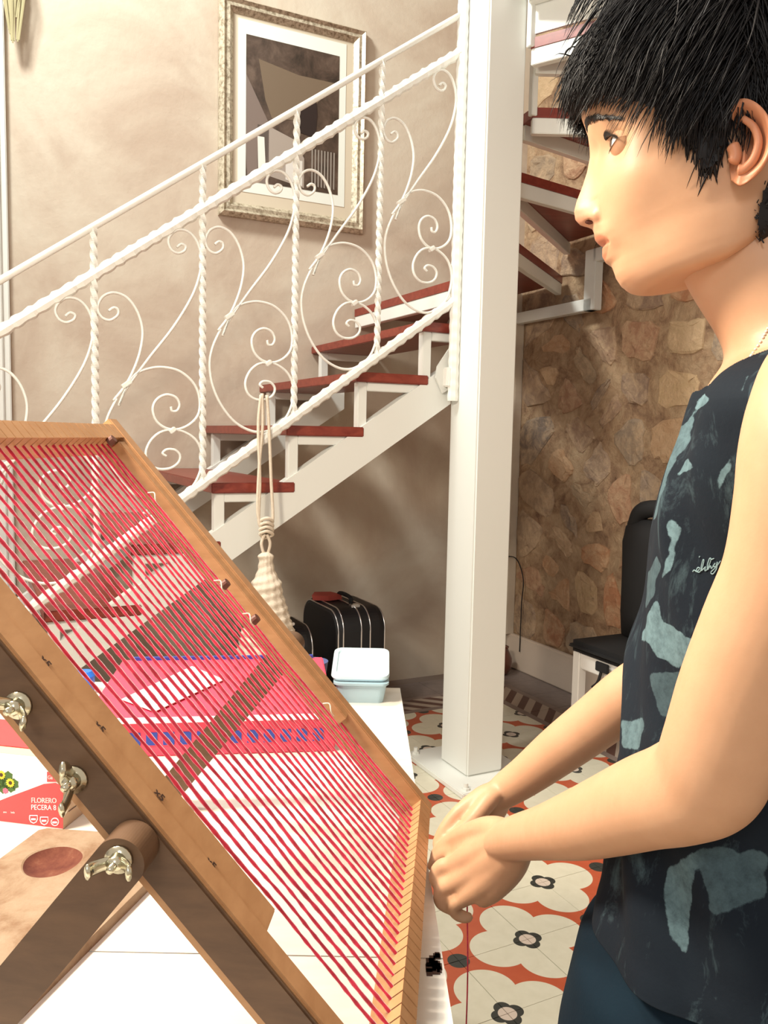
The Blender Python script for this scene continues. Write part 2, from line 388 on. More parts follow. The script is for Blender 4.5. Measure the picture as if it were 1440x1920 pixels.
# ================================================================ RAILING
RW = -.045
def RP(x, y): P = onP(x, y, RM(0, RW, 0), v); return (P-A0)@u, P[2]
def R3(t, z, w=RW): return RM(t, w, z)
ra = thing('stair_railing', 'ornate white wrought iron stair railing with twisted bars and scrolls', 'railing', RM(-1, RW, .5))
def lin(pa, pb):
    (t0, z0), (t1, z1) = RP(*pa), RP(*pb); k = (z1-z0)/(t1-t0); return lambda t: z0+k*(t-t0)
TR_, MR, BRL = lin((0, 526), (860, 30)), lin((0, 622), (855, 103)), lin((330, 943), (840, 572))
T0, T1 = -2.35, -.03
bars = [RP(176, 500)[0]-.655, RP(176, 500)[0]-.328, RP(176, 500)[0], RP(380, 380)[0], RP(556, 275)[0], RP(716, 180)[0]]
def rail(fz, r, flat, name, hammered):
    n = 260; ts = np.linspace(T0, T1, n); path = np.array([R3(t, fz(t)) for t in ts])
    g = G()
    if hammered:
        rr = r*(1+.13*np.sin(ts*180)+.05*np.sin(ts*411)); g.tube(path, rr, 8, flat, v)
    else: g.tube(path[::7], r, 12, flat, v)
    return g.make(name, m_iron, ra, smooth=hammered is False)
rail(TR_, .0105, (1, .9), 'handrail', False)
rail(MR, .0175, (1.0, .75), 'hammered_rail', True); rail(BRL, .0175, (1.0, .75), 'hammered_rail', True)
for tb in bars:
    z0, z1 = BRL(tb), TR_(tb); n = 200; zs = np.linspace(z0, z1, n); g = G()
    g.tube(np.array([R3(tb, z) for z in zs]), .0115, 4, None, v, True, 2*math.pi/n*(z1-z0)/.13); g.make('baluster', m_iron, ra)
g = G(); tp, zb = RP(851, 752); zs = np.linspace(zb, 2.9, 300)
g.tube(np.array([R3(-.018, z) for z in zs]), .0215*(1+.05*np.sin(zs*150)), 8, (1, .8), v); g.make('newel_bar', m_iron, ra)
g = G(); g.rbox(-.045, 0, RW-.01, RW+.04, zb+.05, zb+.12, .004); g.make('newel_bracket', m_iron, ra)
C1 = [(514, 351), (521, 346), (528, 351), (525, 359), (515, 362), (505, 355), (500, 340), (505, 327), (517, 320), (533, 325), (546, 343), (553, 372), (549, 407), (535, 446), (505, 497), (465, 550), (430, 600), (417, 630)]
C2 = [(403, 458), (411, 453), (418, 457), (417, 467), (405, 475), (393, 470), (386, 457), (387, 443), (396, 430), (413, 426), (433, 437), (449, 463), (457, 497), (453, 533), (442, 567), (428, 595), (409, 620)]
C3 = [(418, 628), (432, 592), (445, 575), (465, 567), (488, 566), (515, 575), (537, 597), (547, 624), (546, 653), (533, 671), (512, 680), (492, 676), (477, 661), (472, 639), (479, 623), (494, 616), (509, 622), (515, 635), (511, 646), (503, 646), (501, 638)]
C4 = [(414, 617), (399, 650), (393, 682), (398, 720), (414, 758), (439, 790), (468, 807), (494, 810), (516, 801), (536, 783), (548, 755), (550, 726), (541, 702), (523, 686), (504, 680), (484, 683), (468, 697), (460, 718), (465, 738), (480, 749), (499, 749), (512, 740), (515, 727), (507, 717), (494, 715), (487, 721), (493, 727)]
refl, refr = bars[3], bars[4]; slope = (MR(0)-MR(-1))
bl = bars+[-.035]
SCR = [[RP(*p) for p in C] for C in (C1, C2, C3, C4)]; JN = [RP(430, 592), RP(503, 681)]
for k in range(len(bl)-1):
    l_, r_ = bl[k], bl[k+1]
    def mp(t, z): t2 = l_+(t-refl)*(r_-l_)/(refr-refl); return t2, z+(MR(t2)-MR(t))
    for C in SCR:
        pp = spline([mp(*p) for p in C], len(C)*6); g = G()
        path = np.array([R3(t, z) for t, z in pp]); rr = np.full(len(pp), .0058); 
        g.tube(path, rr, 6, (.75, 1.15), v); g.make('scroll', m_iron, ra, smooth=True)
    for (t, z), s_ in zip([mp(*p) for p in JN], (.016, .011)):
        g = G(); g.box(R3(t, z), (u*.8+Z*.6)*s_, (u*-.6+Z*.8)*.007, v*.011, .002); g.make('collar', m_iron, ra)
# ================================================================ PICTURE on the plaster wall
def WP(x, y, d=0): P = onP(x, y, RM(0, WALLW-d, 0), v); return P
pc = [(P@u-A0@u, P[2]) for P in (WP(405, -6), WP(676, 57), WP(685, 441), WP(412, 406))]
pt0 = (pc[0][0]+pc[3][0])/2; pt1 = (pc[1][0]+pc[2][0])/2; pz1 = (pc[0][1]+pc[1][1])/2; pz0 = (pc[2][1]+pc[3][1])/2
pf = thing('framed_picture', 'framed photograph in a silver-gold moulded frame hanging above the stairs', 'picture', RM((pt0+pt1)/2, WALLW, pz0))
m_frame = mat('antique_gilt', (.55, .48, .34), .38, .35, fn=lambda: ramp(noi(coord(), 60, 6, .7), (.35, (.22, .17, .11)), (.55, (.58, .52, .40)), (.75, (.72, .67, .55))))
m_mat = mat('cream_mount', (.62, .55, .43), .8); m_paper = mat('pale_mount', (.76, .80, .74), .8)
def frame(t0, t1, z0, z1, wid, w_in, w_out, name, m):
    g = G()
    prof = [(0, 0), (0, w_in), (wid*.25, w_out), (wid*.45, w_out*.72), (wid*.7, w_out*.8), (wid, w_out*.35), (wid, 0)]
    R_ = []
    for (ct, cz, st_, sz) in ((t0, z0, 1, 1), (t1, z0, -1, 1), (t1, z1, -1, -1), (t0, z1, 1, -1), (t0, z0, 1, 1)):
        R_.append([RM(ct+st_*a, WALLW-.002-b, cz+sz*a) for a, b in prof])
    g.rings(R_, cap=False); return g.make(name, m, pf)
frame(pt0, pt1, pz0, pz1, .062, .02, .045, 'frame', m_frame)
def plate(t0, t1, z0, z1, d, name, m):
    g = G(); g.rbox(t0, t1, WALLW-d, WALLW-.001, z0, z1, 0); return g.make(name, m, pf)
plate(pt0+.05, pt1-.05, pz0+.05, pz1-.05, .014, 'mount', m_mat)
q = [(P@u-A0@u, P[2]) for P in (WP(455, 65), WP(630, 108), WP(634, 376), WP(463, 332))]
it0 = (q[0][0]+q[3][0])/2; it1 = (q[1][0]+q[2][0])/2; iz1 = (q[0][1]+q[1][1])/2; iz0 = (q[2][1]+q[3][1])/2
plate(it0-.035, it1+.035, iz0-.05, iz1+.06, .016, 'inner_mount', m_paper)
def artfn():
    c = coord('Object'); n = noi(c, 9, 8, .7, .4); return ramp(n, (.3, (.02, .015, .012)), (.5, (.075, .05, .038)), (.7, (.15, .105, .08)))
m_art = mat('print_dark', (.06, .04, .03), .3, fn=artfn)
pr = plate(it0, it1, iz0, iz1, .0175, 'print', m_art)
def artpoly(pts, colr, nm, d=.0185):
    g = G(); g.prism([RM(it0+(it1-it0)*a, WALLW-d, iz1-(iz1-iz0)*b) for a, b in pts], v, .001); return g.make('print_area', mat(nm, colr, .4), pf)
artpoly([(.13, .15), (.55, .2), (.97, .2), (.74, .38), (.52, .52), (.27, .54), (.2, .42)], (.17, .125, .085), 'p_brown')
artpoly([(0, .27), (.24, .58), (.24, 1), (0.02, 1), (0, .8)], (.20, .155, .135), 'p_grey')
artpoly([(.25, .6), (.52, .66), (.62, .78), (.62, .99), (.12, .93), (.12, .6)], (.36, .31, .27), 'p_pale')
artpoly([(.12, .68), (.19, .68), (.21, .95), (.13, .93)], (.78, .76, .70), 'p_white', .0195)
artpoly([(.42, .80), (.60, .80), (.60, .98), (.42, .95)], (.66, .64, .60), 'p_white2', .0195)
artpoly([(.74, .32), (.76, .45), (.74, .62), (.57, .60), (.55, .46)], (.02, .012, .012), 'p_black', .0195)
for i in range(8): artpoly([(.70+.035*i, .70), (.715+.035*i, .70), (.715+.035*i, .97), (.70+.035*i, .965)], (.28, .25, .22), 'p_slat', .0195)
# ================================================================ MACRAME HANGER
mh = thing('macrame_hanger', 'cream macrame rope hanger looped over a scroll of the railing', 'macrame', R3(*RP(495, 1300), w=RW-.03))
m_rope = mat('cream_cotton_rope', rough=.9, color=(.7, .6, .48), fn=lambda: mixc(noi(coord(), 90, 3), (.60, .50, .38), (.80, .72, .60)), bump=lambda: (noi(coord(), 240, 2), .5, .002))
def HP(x, y, dw=0): t, z = RP(x, y); return R3(t, z, RW-.018+dw)
for C in ([(486, 741), (481, 800), (484, 900), (482, 975), (492, 992)], [(497, 741), (501, 800), (505, 900), (508, 975), (497, 992)], [(488, 738), (489, 800), (483, 870), (480, 960), (490, 985)], [(493, 1000), (487, 1018), (492, 1040)], [(497, 1000), (503, 1018), (498, 1040)]):
    g = G(); g.tube(spline([HP(*p) for p in C], 30), .0052, 8); g.make('rope', m_rope, mh, smooth=True)
g = G()
for i in range(4): g.tube(spline([HP(484, 975+i*8), HP(495, 970+i*8, -.012), HP(508, 977+i*8), HP(495, 984+i*8, .012), HP(484, 975+i*8)], 20), .006, 6)
g.make('knot', m_rope, mh, smooth=True)
prof = [(1034, 6), (1040, 13), (1048, 12), (1060, 13), (1075, 17), (1088, 24), (1096, 26), (1110, 27), (1130, 32), (1150, 37), (1175, 44), (1200, 50), (1240, 56), (1280, 50), (1300, 30), (1305, 4)]
R_ = []
for y, r in [tuple(a) for a in spline(prof, 90)]:
    c = HP(495+(y-1040)*.03, y); rm = r*2.9/FPX
    R_.append([c+(u*math.cos(b)+v*math.sin(b))*rm*(1+.10*math.sin(b*7+y*.22)*math.sin(b*5-y*.19)) for b in np.linspace(0, 2*math.pi, 40, endpoint=False)])
g = G(); g.rings(R_); g.make('braided_body', m_rope, mh, smooth=True)
# ================================================================ TABLE
TZ = .75
m_leg = mat('table_leg_paint', (.7, .68, .62), .4)
ta = thing('work_table', 'white topped work table whose boards meet in a thin seam', 'table', (-.5, .9, 0))
xe = lambda Y: .039+(1.616-Y)*.0306
for (Y0, Y1) in ((.28, .7565), (.7585, 1.616)):
    g = G(); g.prism([(-1.35, Y0, TZ-.03), (xe(Y0), Y0, TZ-.03), (xe(Y1), Y1, TZ-.03), (-1.35, Y1, TZ-.03)], Z, .03); g.make('top_board', m_table, ta)
g = G(); g.prism([(-1.30, .33, TZ-.10), (0, .33, TZ-.10), (-.02, 1.56, TZ-.10), (-1.30, 1.56, TZ-.10)], Z, .07); g.make('apron', m_leg, ta)
for (x, y) in ((-1.28, .36), (-.03, .36), (-.05, 1.53), (-1.28, 1.53)):
    g = G(); g.box((x, y, (TZ-.1)/2), (.025, 0, 0), (0, .025, 0), (0, 0, (TZ-.1)/2), .003); g.make('leg', m_leg, ta)
# small dark printed mark on the table edge strip
g = G(); cen = onZ(815, 1803, TZ+.0004)
for i in range(16):
    a, b = rng.uniform(-.006, .005), rng.uniform(-.016, .014); s1, s2 = rng.uniform(.0015, .004), rng.uniform(.0015, .006)
    g.box(cen+np.array([a, b, 0]), (s1, 0, 0), (0, s2, 0), (0, 0, .0003))
o = g.make('stamp_mark', m_ink, ta)
# ================================================================ LOOM
LB = np.array([.053, .999, .799]); ya = .083; ti = .864; LW, LL = .459, .581
la = np.array([-math.sin(ya), -math.cos(ya), 0]); lh = np.array([math.cos(ya), -math.sin(ya), 0])
lup = -lh*math.cos(ti)+Z*math.sin(ti); lr = -lup; ln = np.cross(lr, la); ln = ln if ln[2] > 0 else -ln
LT = LB+lup*LL                                                 # top right corner
def LP(a, r, n): return LT+la*a+lr*r+ln*n
lo = thing('weaving_loom', 'wooden weaving loom leaning on its stand, strung with red warp threads', 'loom', (LB[0]-.1, LB[1]-.2, TZ))
def lbox(a0, a1, r0, r1, n0, n1, name, m, bev=.0015, parent=None):
    g = G(); g.box(LP((a0+a1)/2, (r0+r1)/2, (n0+n1)/2), la*(a1-a0)/2, lr*(r1-r0)/2, ln*(n1-n0)/2, bev); return g.make(name, m, parent or lo)
pitch = .0151; aths = [.012+pitch*i for i in range(27)]
for (r0, r1, nm) in ((-.021, 0, 'top_beam'), (LL, LL+.019, 'bottom_beam')):
    g = G(); a0, a1 = -.02, LW+.022
    def bb(x0, x1, n0, n1): g.box(LP((x0+x1)/2, (r0+r1)/2, (n0+n1)/2), la*(x1-x0)/2, lr*(r1-r0)/2, ln*(n1-n0)/2)
    bb(a0, a1, -.034, -.0145)
    ed = [a0]+[x+d for x in aths for d in (-.0009, .0009)]+[a1]
    for i in range(0, len(ed)-1, 2): bb(ed[i], ed[i+1], -.0145, 0)
    g.make(nm, m_loomt, lo)
rE = {}
lbox(-.022, 0, -.03, LL+.021, -.036, .001, 'side_board', m_loomt)           # far board
lbox(LW, LW+.022, -.03, LL+.034, -.036, .001, 'side_board', m_loomt)
def rpar(x, y, a, n):                                             # r coordinate of a pixel on the frame plane
    P = onP(x, y, LP(0, 0, n), ln); return (P-LT)@lr, (P-LT)@la
r_near = rpar(508, 1738, 0, 0)[0]; r_far = rpar(649, 1355, 0, 0)[0]
lbox(0.0008, .017, .004, r_far, -.022, -.002, 'inner_strip', m_loomt, .001)
lbox(LW-.031, LW-.0008, .004, r_near, -.022, -.002, 'inner_strip', m_loomt, .001)
# camera-side cheek board of the stand, bolted on
PN = LP(LW+.05, 0, 0)
def rn(x, y, a):                                                   # (r, n) of a pixel on a plane a=const
    P = onP(x, y, LP(a, 0, 0), la); return (P-LT)@lr, (P-LT)@ln
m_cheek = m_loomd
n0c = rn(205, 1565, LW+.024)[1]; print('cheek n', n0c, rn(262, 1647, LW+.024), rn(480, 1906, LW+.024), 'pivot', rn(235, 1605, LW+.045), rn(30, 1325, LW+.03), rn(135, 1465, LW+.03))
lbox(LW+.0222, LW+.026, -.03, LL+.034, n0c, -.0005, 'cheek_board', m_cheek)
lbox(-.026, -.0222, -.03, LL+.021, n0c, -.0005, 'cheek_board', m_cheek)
def wingnut(a, r, n, rot, s=1.0):
    w = G(); c = LP(a, r, n)
    w.tube([c, c+la*.003*s], .0105*s, 20)                          # washer
    w.tube([c+la*.003*s, c+la*.011*s], np.array([.0065, .0055])*s, 14)
    w.tube([c, c+la*.018*s], .0028*s, 10)
    d1 = lr*math.cos(rot)+ln*math.sin(rot); 
    for sg in (-1, 1):
        pth = spline([c+la*.006*s+d1*sg*.004*s, c+la*.010*s+d1*sg*.009*s, c+la*.016*s+d1*sg*.014*s, c+la*.021*s+d1*sg*.0155*s], 10)
        w.tube(pth, np.linspace(.0045, .0055, 10)*s, 10, (.45, 1.1))
    w.make('wing_nut', m_chrome, lo, smooth=True)
for (x, y, ro_) in ((30, 1325, .4), (135, 1465, 2.4)):
    r_, n_ = rn(x, y, LW+.03); wingnut(LW+.026, r_, n_, ro_, .88)
# legs: rounded ends at the pivot, feet on the table
def leg(a, thick, name, pr, pn, dpx=None):
    P = LP(a, pr, pn)
    d = dpx; g = G(); rad = .0165; k = 30
    side = np.cross(d, la); side /= np.linalg.norm(side)
    Lg = (P[2]-TZ)/(-d[2])
    pl = [P+rad*(side*math.cos(x)-d*math.sin(x)) for x in np.linspace(0, math.pi, k)]
    foot = P+d*Lg
    def low(q): s_ = (q[2]-TZ)/(-d[2]); return q+d*s_
    pl += [low(P-side*rad), low(P+side*rad)]
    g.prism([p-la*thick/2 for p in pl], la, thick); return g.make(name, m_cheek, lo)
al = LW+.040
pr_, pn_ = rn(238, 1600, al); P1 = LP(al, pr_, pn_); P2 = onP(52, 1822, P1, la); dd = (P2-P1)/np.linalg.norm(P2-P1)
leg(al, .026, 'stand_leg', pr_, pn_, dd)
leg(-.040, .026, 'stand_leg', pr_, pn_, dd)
r_, n_ = rn(222, 1612, LW+.055); wingnut(LW+.0535, r_, n_, .9, .85)
# ink numerals and ticks on the near strip
for (x, y) in ((86, 1243), (188, 1366), (300, 1494), (397, 1622)):
    r_, a_ = rpar(x, y, 0, -.002); V_, F_ = curve_text('x5', .010, .0003); g = G()
    g.add([LP(a_-(q[1]-.003), r_+(q[0]-.006)*.9, -.0014) for q in V_], F_); g.make('ink_mark', m_ink, lo)
# pins with ends of string on the far strip
m_pin = mat('peg_wood', (.12, .035, .02), .5)
for (x, y) in ((420, 1097), (476, 1163), (207, 828)):
    r_, a_ = rpar(x, y, 0, -.002); g = G(); c = LP(a_, r_, -.002); g.tube([c-ln*.002, c+ln*.006], np.array([.006, .005]), 12); g.make('peg', m_pin, lo)
for (x, y) in ((408, 1100), (462, 1162), (612, 1330), (284, 935)):
    r_, a_ = rpar(x, y, 0, 0); c = LP(a_, r_, .001); g = G()
    g.tube(spline([c-lr*.008, c+ln*.006-lr*.003, c+ln*.003+lr*.005+la*.004, c+lr*.012-la*.003], 14), .0008, 6); g.make('string_end', m_rope, lo)
# warp threads
for i, a in enumerate(aths):
    n = 90; rs = np.linspace(-.012, LL+.012, n); ph = rng.uniform(0, 6, 4)
    wob = .0007*np.sin(rs*30+ph[0])+.0004*np.sin(rs*90+ph[1]); ez = np.clip(np.minimum(rs+.0, LL-rs)/.03, 0, 1)
    rr = .00150+.00028*np.sin(rs*400+ph[2])+.0002*np.sin(rs*950+ph[3])
    path = [LP(a+w_*e_, r_, -.0128+w2*e_) for r_, w_, e_, w2 in zip(rs, wob, ez, .0005*np.sin(rs*41+ph[1]))]
    g = G(); g.tube(path, rr, 6)
    for k in range(320):                                            # stray fuzz of the yarn
        j = rng.integers(2, n-2); p = path[j]+(path[j+1]-path[j])*rng.random(); d = rng.normal(0, 1, 3); d /= np.linalg.norm(d); L_ = rng.uniform(.002, .0045)
        d = d*.8+lr*rng.choice((-1, 1))*.9; e = np.cross(d, la)*.00013/np.linalg.norm(d)
        g.add([p-e, p+e, p+d*L_], [(0, 1, 2)])
    g.make('warp_thread', m_yarn, lo, smooth=True)
# ================================================================ THINGS ON THE TABLE
m_red = mat('red_print', (.78, .05, .055), .35); m_wht = mat('white_card', (.86, .88, .86), .4); m_kraft = mat('kraft_card', (.55, .42, .29), .8)
cA = onZ(118, 1556, TZ); cB = onZ(-120, 1526, TZ); cC = onZ(228, 1552, TZ)
bx = thing('cardboard_box', 'white and red printed vase carton beside the loom stand', 'box', cA)
e1 = (cB-cA); e1[2] = 0; L1 = .20; e1 /= np.linalg.norm(e1); e2 = np.array([-e1[1], e1[0], 0]); e2 = e2 if e2[1] > 0 else -e2
ztop = atY(118, 1424, cA[1])[2]; BH = ztop-TZ; BD = .075
print('box', cA, cB, cC, BH)
g = G(); g.box(cA+e1*L1/2+e2*BD/2+Z*BH/2, e1*L1/2, e2*BD/2, Z*BH/2, .0008); g.make('carton', m_kraft, bx)
def fp(x, y, d=.0006): P = onP(x, y, cA-e2*d, e2); return P
def flat(poly, m, name, n=e2, parent=bx):
    g = G(); g.prism(poly, n, .0003); return g.make(name, m, parent)
flat([cA-e2*.0004, cA+e1*L1-e2*.0004, cA+e1*L1+Z*BH-e2*.0004, cA+Z*BH-e2*.0004], m_wht, 'front_print')
arc = [(118, 1474), (104, 1468), (82, 1470), (50, 1482), (20, 1493), (0, 1501), (-30, 1520)]
lowp = [(-30, 1535), (0, 1539.5), (118, 1554)]
flat([fp(*p, .0009) for p in arc+lowp], m_red, 'front_print')
flat([fp(*p, .0009) for p in ((88, 1447), (118, 1450), (118, 1466), (88, 1466))], m_red, 'front_print')
def btext(s_, x, y, hpx, bold, lean=0):
    V_, F_ = curve_text(s_, 1.0, 0); P0 = fp(x, y, .0013); P1 = fp(x+50, y+1.0, .0013); ex = (P1-P0)/np.linalg.norm(P1-P0); sc_ = np.linalg.norm(fp(x, y-hpx, .0013)-P0)/.7
    g = G()
    for (ox, oy) in ([(0, 0), (.03, 0), (.03, .02), (0, .02), (.05, .01)] if bold else [(0, 0)]):
        g.add([P0+ex*(q[0]*.88+ox)*sc_+Z*(q[1]+oy)*sc_ for q in V_], F_)
    g.make('lettering', mat('white_ink', (.95, .93, .92), .4), bx)
btext('FLORERO', 58, 1505, 9.5, True); btext('PECERA 8', 58, 1518, 9.5, False)
btext('ama', 6, 1524, 3.5, False); btext('bela', 20, 1525, 4, True); btext('Ga', 89, 1461, 7, True)
mw = mat('white_ink')
for (x, y, k) in ((63, 1535, 0), (83, 1538, 1), (103, 1541, 2)):
    g = G(); pts_ = [(-7, -6), (7, -6), (7.5, 1), (5, 6), (0, 8.5), (-5, 6), (-7.5, 1), (-7, -6)] if k < 2 else [(7*math.cos(a), 7*math.sin(a)) for a in np.linspace(0, 2*math.pi, 16)]
    g.tube([fp(x+a, y+b, .0012) for a, b in pts_], .0006, 5)
    g.tube([fp(x-4, y+1, .0012), fp(x+4, y+1, .0012)], .0012, 5); g.make('icon', mw, bx, smooth=True)
m_yel = mat('sunflower_yellow', (.85, .62, .03), .5); m_grn = mat('leaf_green', (.05, .12, .02), .6); m_brn = mat('seed_brown', (.06, .03, .01), .7)
def disc(c, r, m, d, n=14, wav=0): 
    P0 = fp(*c, d); s_ = np.linalg.norm(fp(c[0], c[1]-10, d)-P0)/10
    flat([P0+s_*r*(1+wav*(k % 2))*(-e1*math.cos(x)+Z*math.sin(x)) for k, x in enumerate(np.linspace(0, 2*math.pi, n, endpoint=False))], m, 'flower_print')
for c in ((2, 1460), (12, 1470), (20, 1476), (5, 1478), (15, 1456), (26, 1470), (0, 1468)): disc(c, 8.5, m_grn, .0008, 12, .25)
for c in ((2, 1453), (19, 1468), (-8, 1470)):
    disc(c, 9, m_yel, .0012, 24, -.25); disc(c, 3.6, m_brn, .0016, 12)
disc((10, 1483), 5, mat('pink_petal', (.7, .12, .2), .5), .0011, 12, .2)
for (P0, P1) in ((onP(118, 1556, cA, e1), None),):
    pass
g = G(); sp = cA-e1*.0006+Z*.018
g.prism([sp+e2*.012, sp+e2*.10, sp+e2*.10+Z*.0008, sp+e2*.012+Z*.0008], -e1, .0003); sp2 = sp+Z*.016; g.prism([sp2+e2*.045, sp2+e2*.075, sp2+e2*.075+Z*.0012, sp2+e2*.045+Z*.0012], -e1, .0003)
g.tube([sp+e2*.014+Z*.011-e1*.0003, sp+e2*.014+Z*.011+e1*.0001], .003, 12); g.make('side_print', m_ink, bx)
# open red lid flap of the carton
g = G(); f0 = cA+Z*(BH+.0005)+e2*.02; g.prism([f0, f0+e1*L1, f0+e1*L1+e2*BD+Z*.004, f0+e2*BD+Z*.004], Z, .001); g.make('lid_flap', m_red, bx)
# wooden board with a round hollow full of red dust
m_bwood = mat('dusty_board_wood', rough=.75, color=(.5, .38, .25), fn=lambda: ramp(noi(mapping(coord(), (1, 1, 1)), 12, 8, .7, .4), (.35, (.17, .085, .038)), (.52, (.27, .185, .115)), (.75, (.33, .25, .17))), bump=lambda: (noi(coord(), 120, 4), .4, .002))
HB = .012
pol = [onZ(x, y, TZ+HB) for x, y in ((-160, 1730), (-10, 1617), (78, 1552), (200, 1560), (330, 1600), (-60, 1985), (-300, 1990))]
bc = onZ(98, 1614, TZ+HB); bd = thing('wooden_board', 'rough wooden board with a round reddish hollow under the loom leg', 'board', [bc[0], bc[1], TZ])
hc = bc; ra_ = (onZ(150, 1612, TZ+HB)-onZ(42, 1618, TZ+HB)); rx = np.linalg.norm(ra_)/2; ry = np.linalg.norm(onZ(98, 1590, TZ+HB)-onZ(98, 1645, TZ+HB))/2
print('hollow', rx, ry)
n = 56; R_ = []
ang = np.linspace(0, 2*math.pi, n, endpoint=False)
def hit(a):
    d = np.array([math.cos(a), math.sin(a)]); best = 9
    for i in range(len(pol)):
        p, q_ = pol[i][:2]-hc[:2], pol[(i+1) % len(pol)][:2]-hc[:2]; e = q_-p; den = d[0]*e[1]-d[1]*e[0]
        if abs(den) < 1e-9: continue
        t_ = (p[0]*e[1]-p[1]*e[0])/den; s_ = (p[0]*d[1]-p[1]*d[0])/den
        if t_ > 0 and 0 <= s_ <= 1: best = min(best, t_)
    return hc[:2]+d*best
out = [hit(a) for a in ang]
def ring2(f, z): return [np.array([hc[0]+rx*f*math.cos(a)*(1+.04*math.sin(3*a)), hc[1]+ry*f*math.sin(a), z]) for a in ang]
R_ = [[np.array([*p, TZ]) for p in out], [np.array([*p, TZ+HB]) for p in out], ring2(1.06, TZ+HB), ring2(1, TZ+HB-.001), ring2(.85, TZ+HB-.006), ring2(.6, TZ+HB-.009), ring2(.3, TZ+HB-.010)]
g = G(); g.rings(R_[:4], cap=False); g.make('slab', m_bwood, bd)
m_dust = mat('red_dust', rough=.95, color=(.35, .08, .04), fn=lambda: ramp(noi(coord(), 40, 6, .7), (.35, (.085, .016, .009)), (.6, (.15, .045, .024)), (.8, (.26, .14, .085))))
g = G(); g.rings(R_[3:], cap=False); g.add(R_[6], [tuple(range(n))]); g.make('hollow', m_dust, bd, smooth=True)
# pink box with blue windows, folded paper on it
m_pink = mat('pink_card', (.80, .06, .12), .5); m_blue = mat('blue_print', (.02, .05, .32), .4)
b0 = onZ(150, 1423, TZ); b1 = onZ(628, 1409, TZ); hB = .055
pb = thing('pink_box', 'flat pink box with blue squares along its front, seen through the warp', 'box', (b0+b1)/2)
ex = (b1-b0); ex[2] = 0; Lp = np.linalg.norm(ex); ex /= Lp; ey = np.array([-ex[1], ex[0], 0]); Dp = .36
g = G(); g.box(b0+ex*Lp/2+ey*Dp/2+Z*hB/2, ex*Lp/2, ey*Dp/2, Z*hB/2, .002); g.make('carton', m_pink, pb)
g = G(); g.box(b0+ex*Lp/2+ey*.006+Z*(hB+.0006), ex*Lp/2, ey*.012, Z*.0006); g.make('white_band', m_wht, pb)
for i in range(20):
    g = G(); g.box(b0+ex*(.03+.0255*i)-ey*.0006+Z*hB*.52, ex*.0085, ey*.0006, Z*.010); o = g.make('blue_square', m_blue, pb)
    if .03+.0255*(i+1) > Lp-.02: break
g = G(); g.box(b0+ex*(Lp/2)+ey*(Dp-.004)+Z*(hB+.003), ex*(Lp/2-.02), ey*.004, Z*.003); g.make('blue_edge', m_blue, pb)
zP = TZ+hB+.001
pap = [onZ(x, y, zP+.002) for x, y in ((228, 1312), (360, 1250), (420, 1275), (290, 1335))]
g = G(); g.prism(pap, Z, .0012); tag(g.make('folded_paper', m_wht, origin=pap[0]), 'white folded sheet of paper lying on the pink box', 'paper')
# blue plastic clips near the left rail
for k, ((x, y), c_) in enumerate([((160, 1258), (.02, .16, .75)), ((152, 1278), (.03, .25, .85))]):
    P = onZ(x, y, TZ); P = atY(x, y, 1.80); g = G(); g.box(np.array([P[0], P[1], TZ+ (P[2]-TZ)/2]), (.012, 0, 0), (0, .01, 0), (0, 0, abs(P[2]-TZ)/2), .004) if False else None
jar = onZ(158, 1300, TZ)
jz = atY(150, 1258, jar[1])[2]-TZ; g = G(); g.tube([jar, jar+Z*jz*.8, jar+Z*jz], np.array([.018, .02, .014]), 20)
tag(g.make('bottle_cap', mat('bright_blue_plastic', (.02, .17, .72), .3), origin=jar), 'bright blue plastic cap by the left corner of the pink box', 'cap')
# translucent food tub
fc = onZ(678, 1322, TZ); tb = thing('food_container', 'clear pale blue plastic food container on the far end of the table', 'container', fc)
m_tub = mat('pale_blue_plastic', (.55, .78, .88), .18, trans=.35, spec=.6)
def rrect(c, hx, hy, rad, z, n=6):
    out = []
    for (sx, sy, a0) in ((1, 1, 0), (-1, 1, 90), (-1, -1, 180), (1, -1, 270)):
        for k in range(n+1):
            a = math.radians(a0+90*k/n); out.append(np.array([c[0]+sx*(hx-rad)+rad*math.cos(a), c[1]+sy*(hy-rad)+rad*math.sin(a), z]))
    return out
tc = fc+np.array([-.002, .058, 0])
g = G(); g.rings([rrect(tc, .042, .046, .012, TZ), rrect(tc, .048, .053, .014, TZ+.034), rrect(tc, .052, .057, .015, TZ+.036), rrect(tc, .052, .057, .015, TZ+.040)]); g.make('tub', m_tub, tb)
m_lid = mat('frosted_lid', (.62, .80, .86), .3, trans=.12)
tl = tc+np.array([-.002, .01, 0]); g = G()
R_ = [rrect(tl, .053, .056, .016, 0), rrect(tl, .055, .058, .017, .004), rrect(tl, .054, .057, .016, .009), rrect(tl, .046, .049, .014, .0095), rrect(tl, .044, .047, .013, .006)]
R_ = [[np.array([p[0], p[1], TZ+.041+p[2]+(p[1]-tc[1]+.05)*.22]) for p in r] for r in R_]
g.rings(R_); g.make('lid', m_lid, tb)
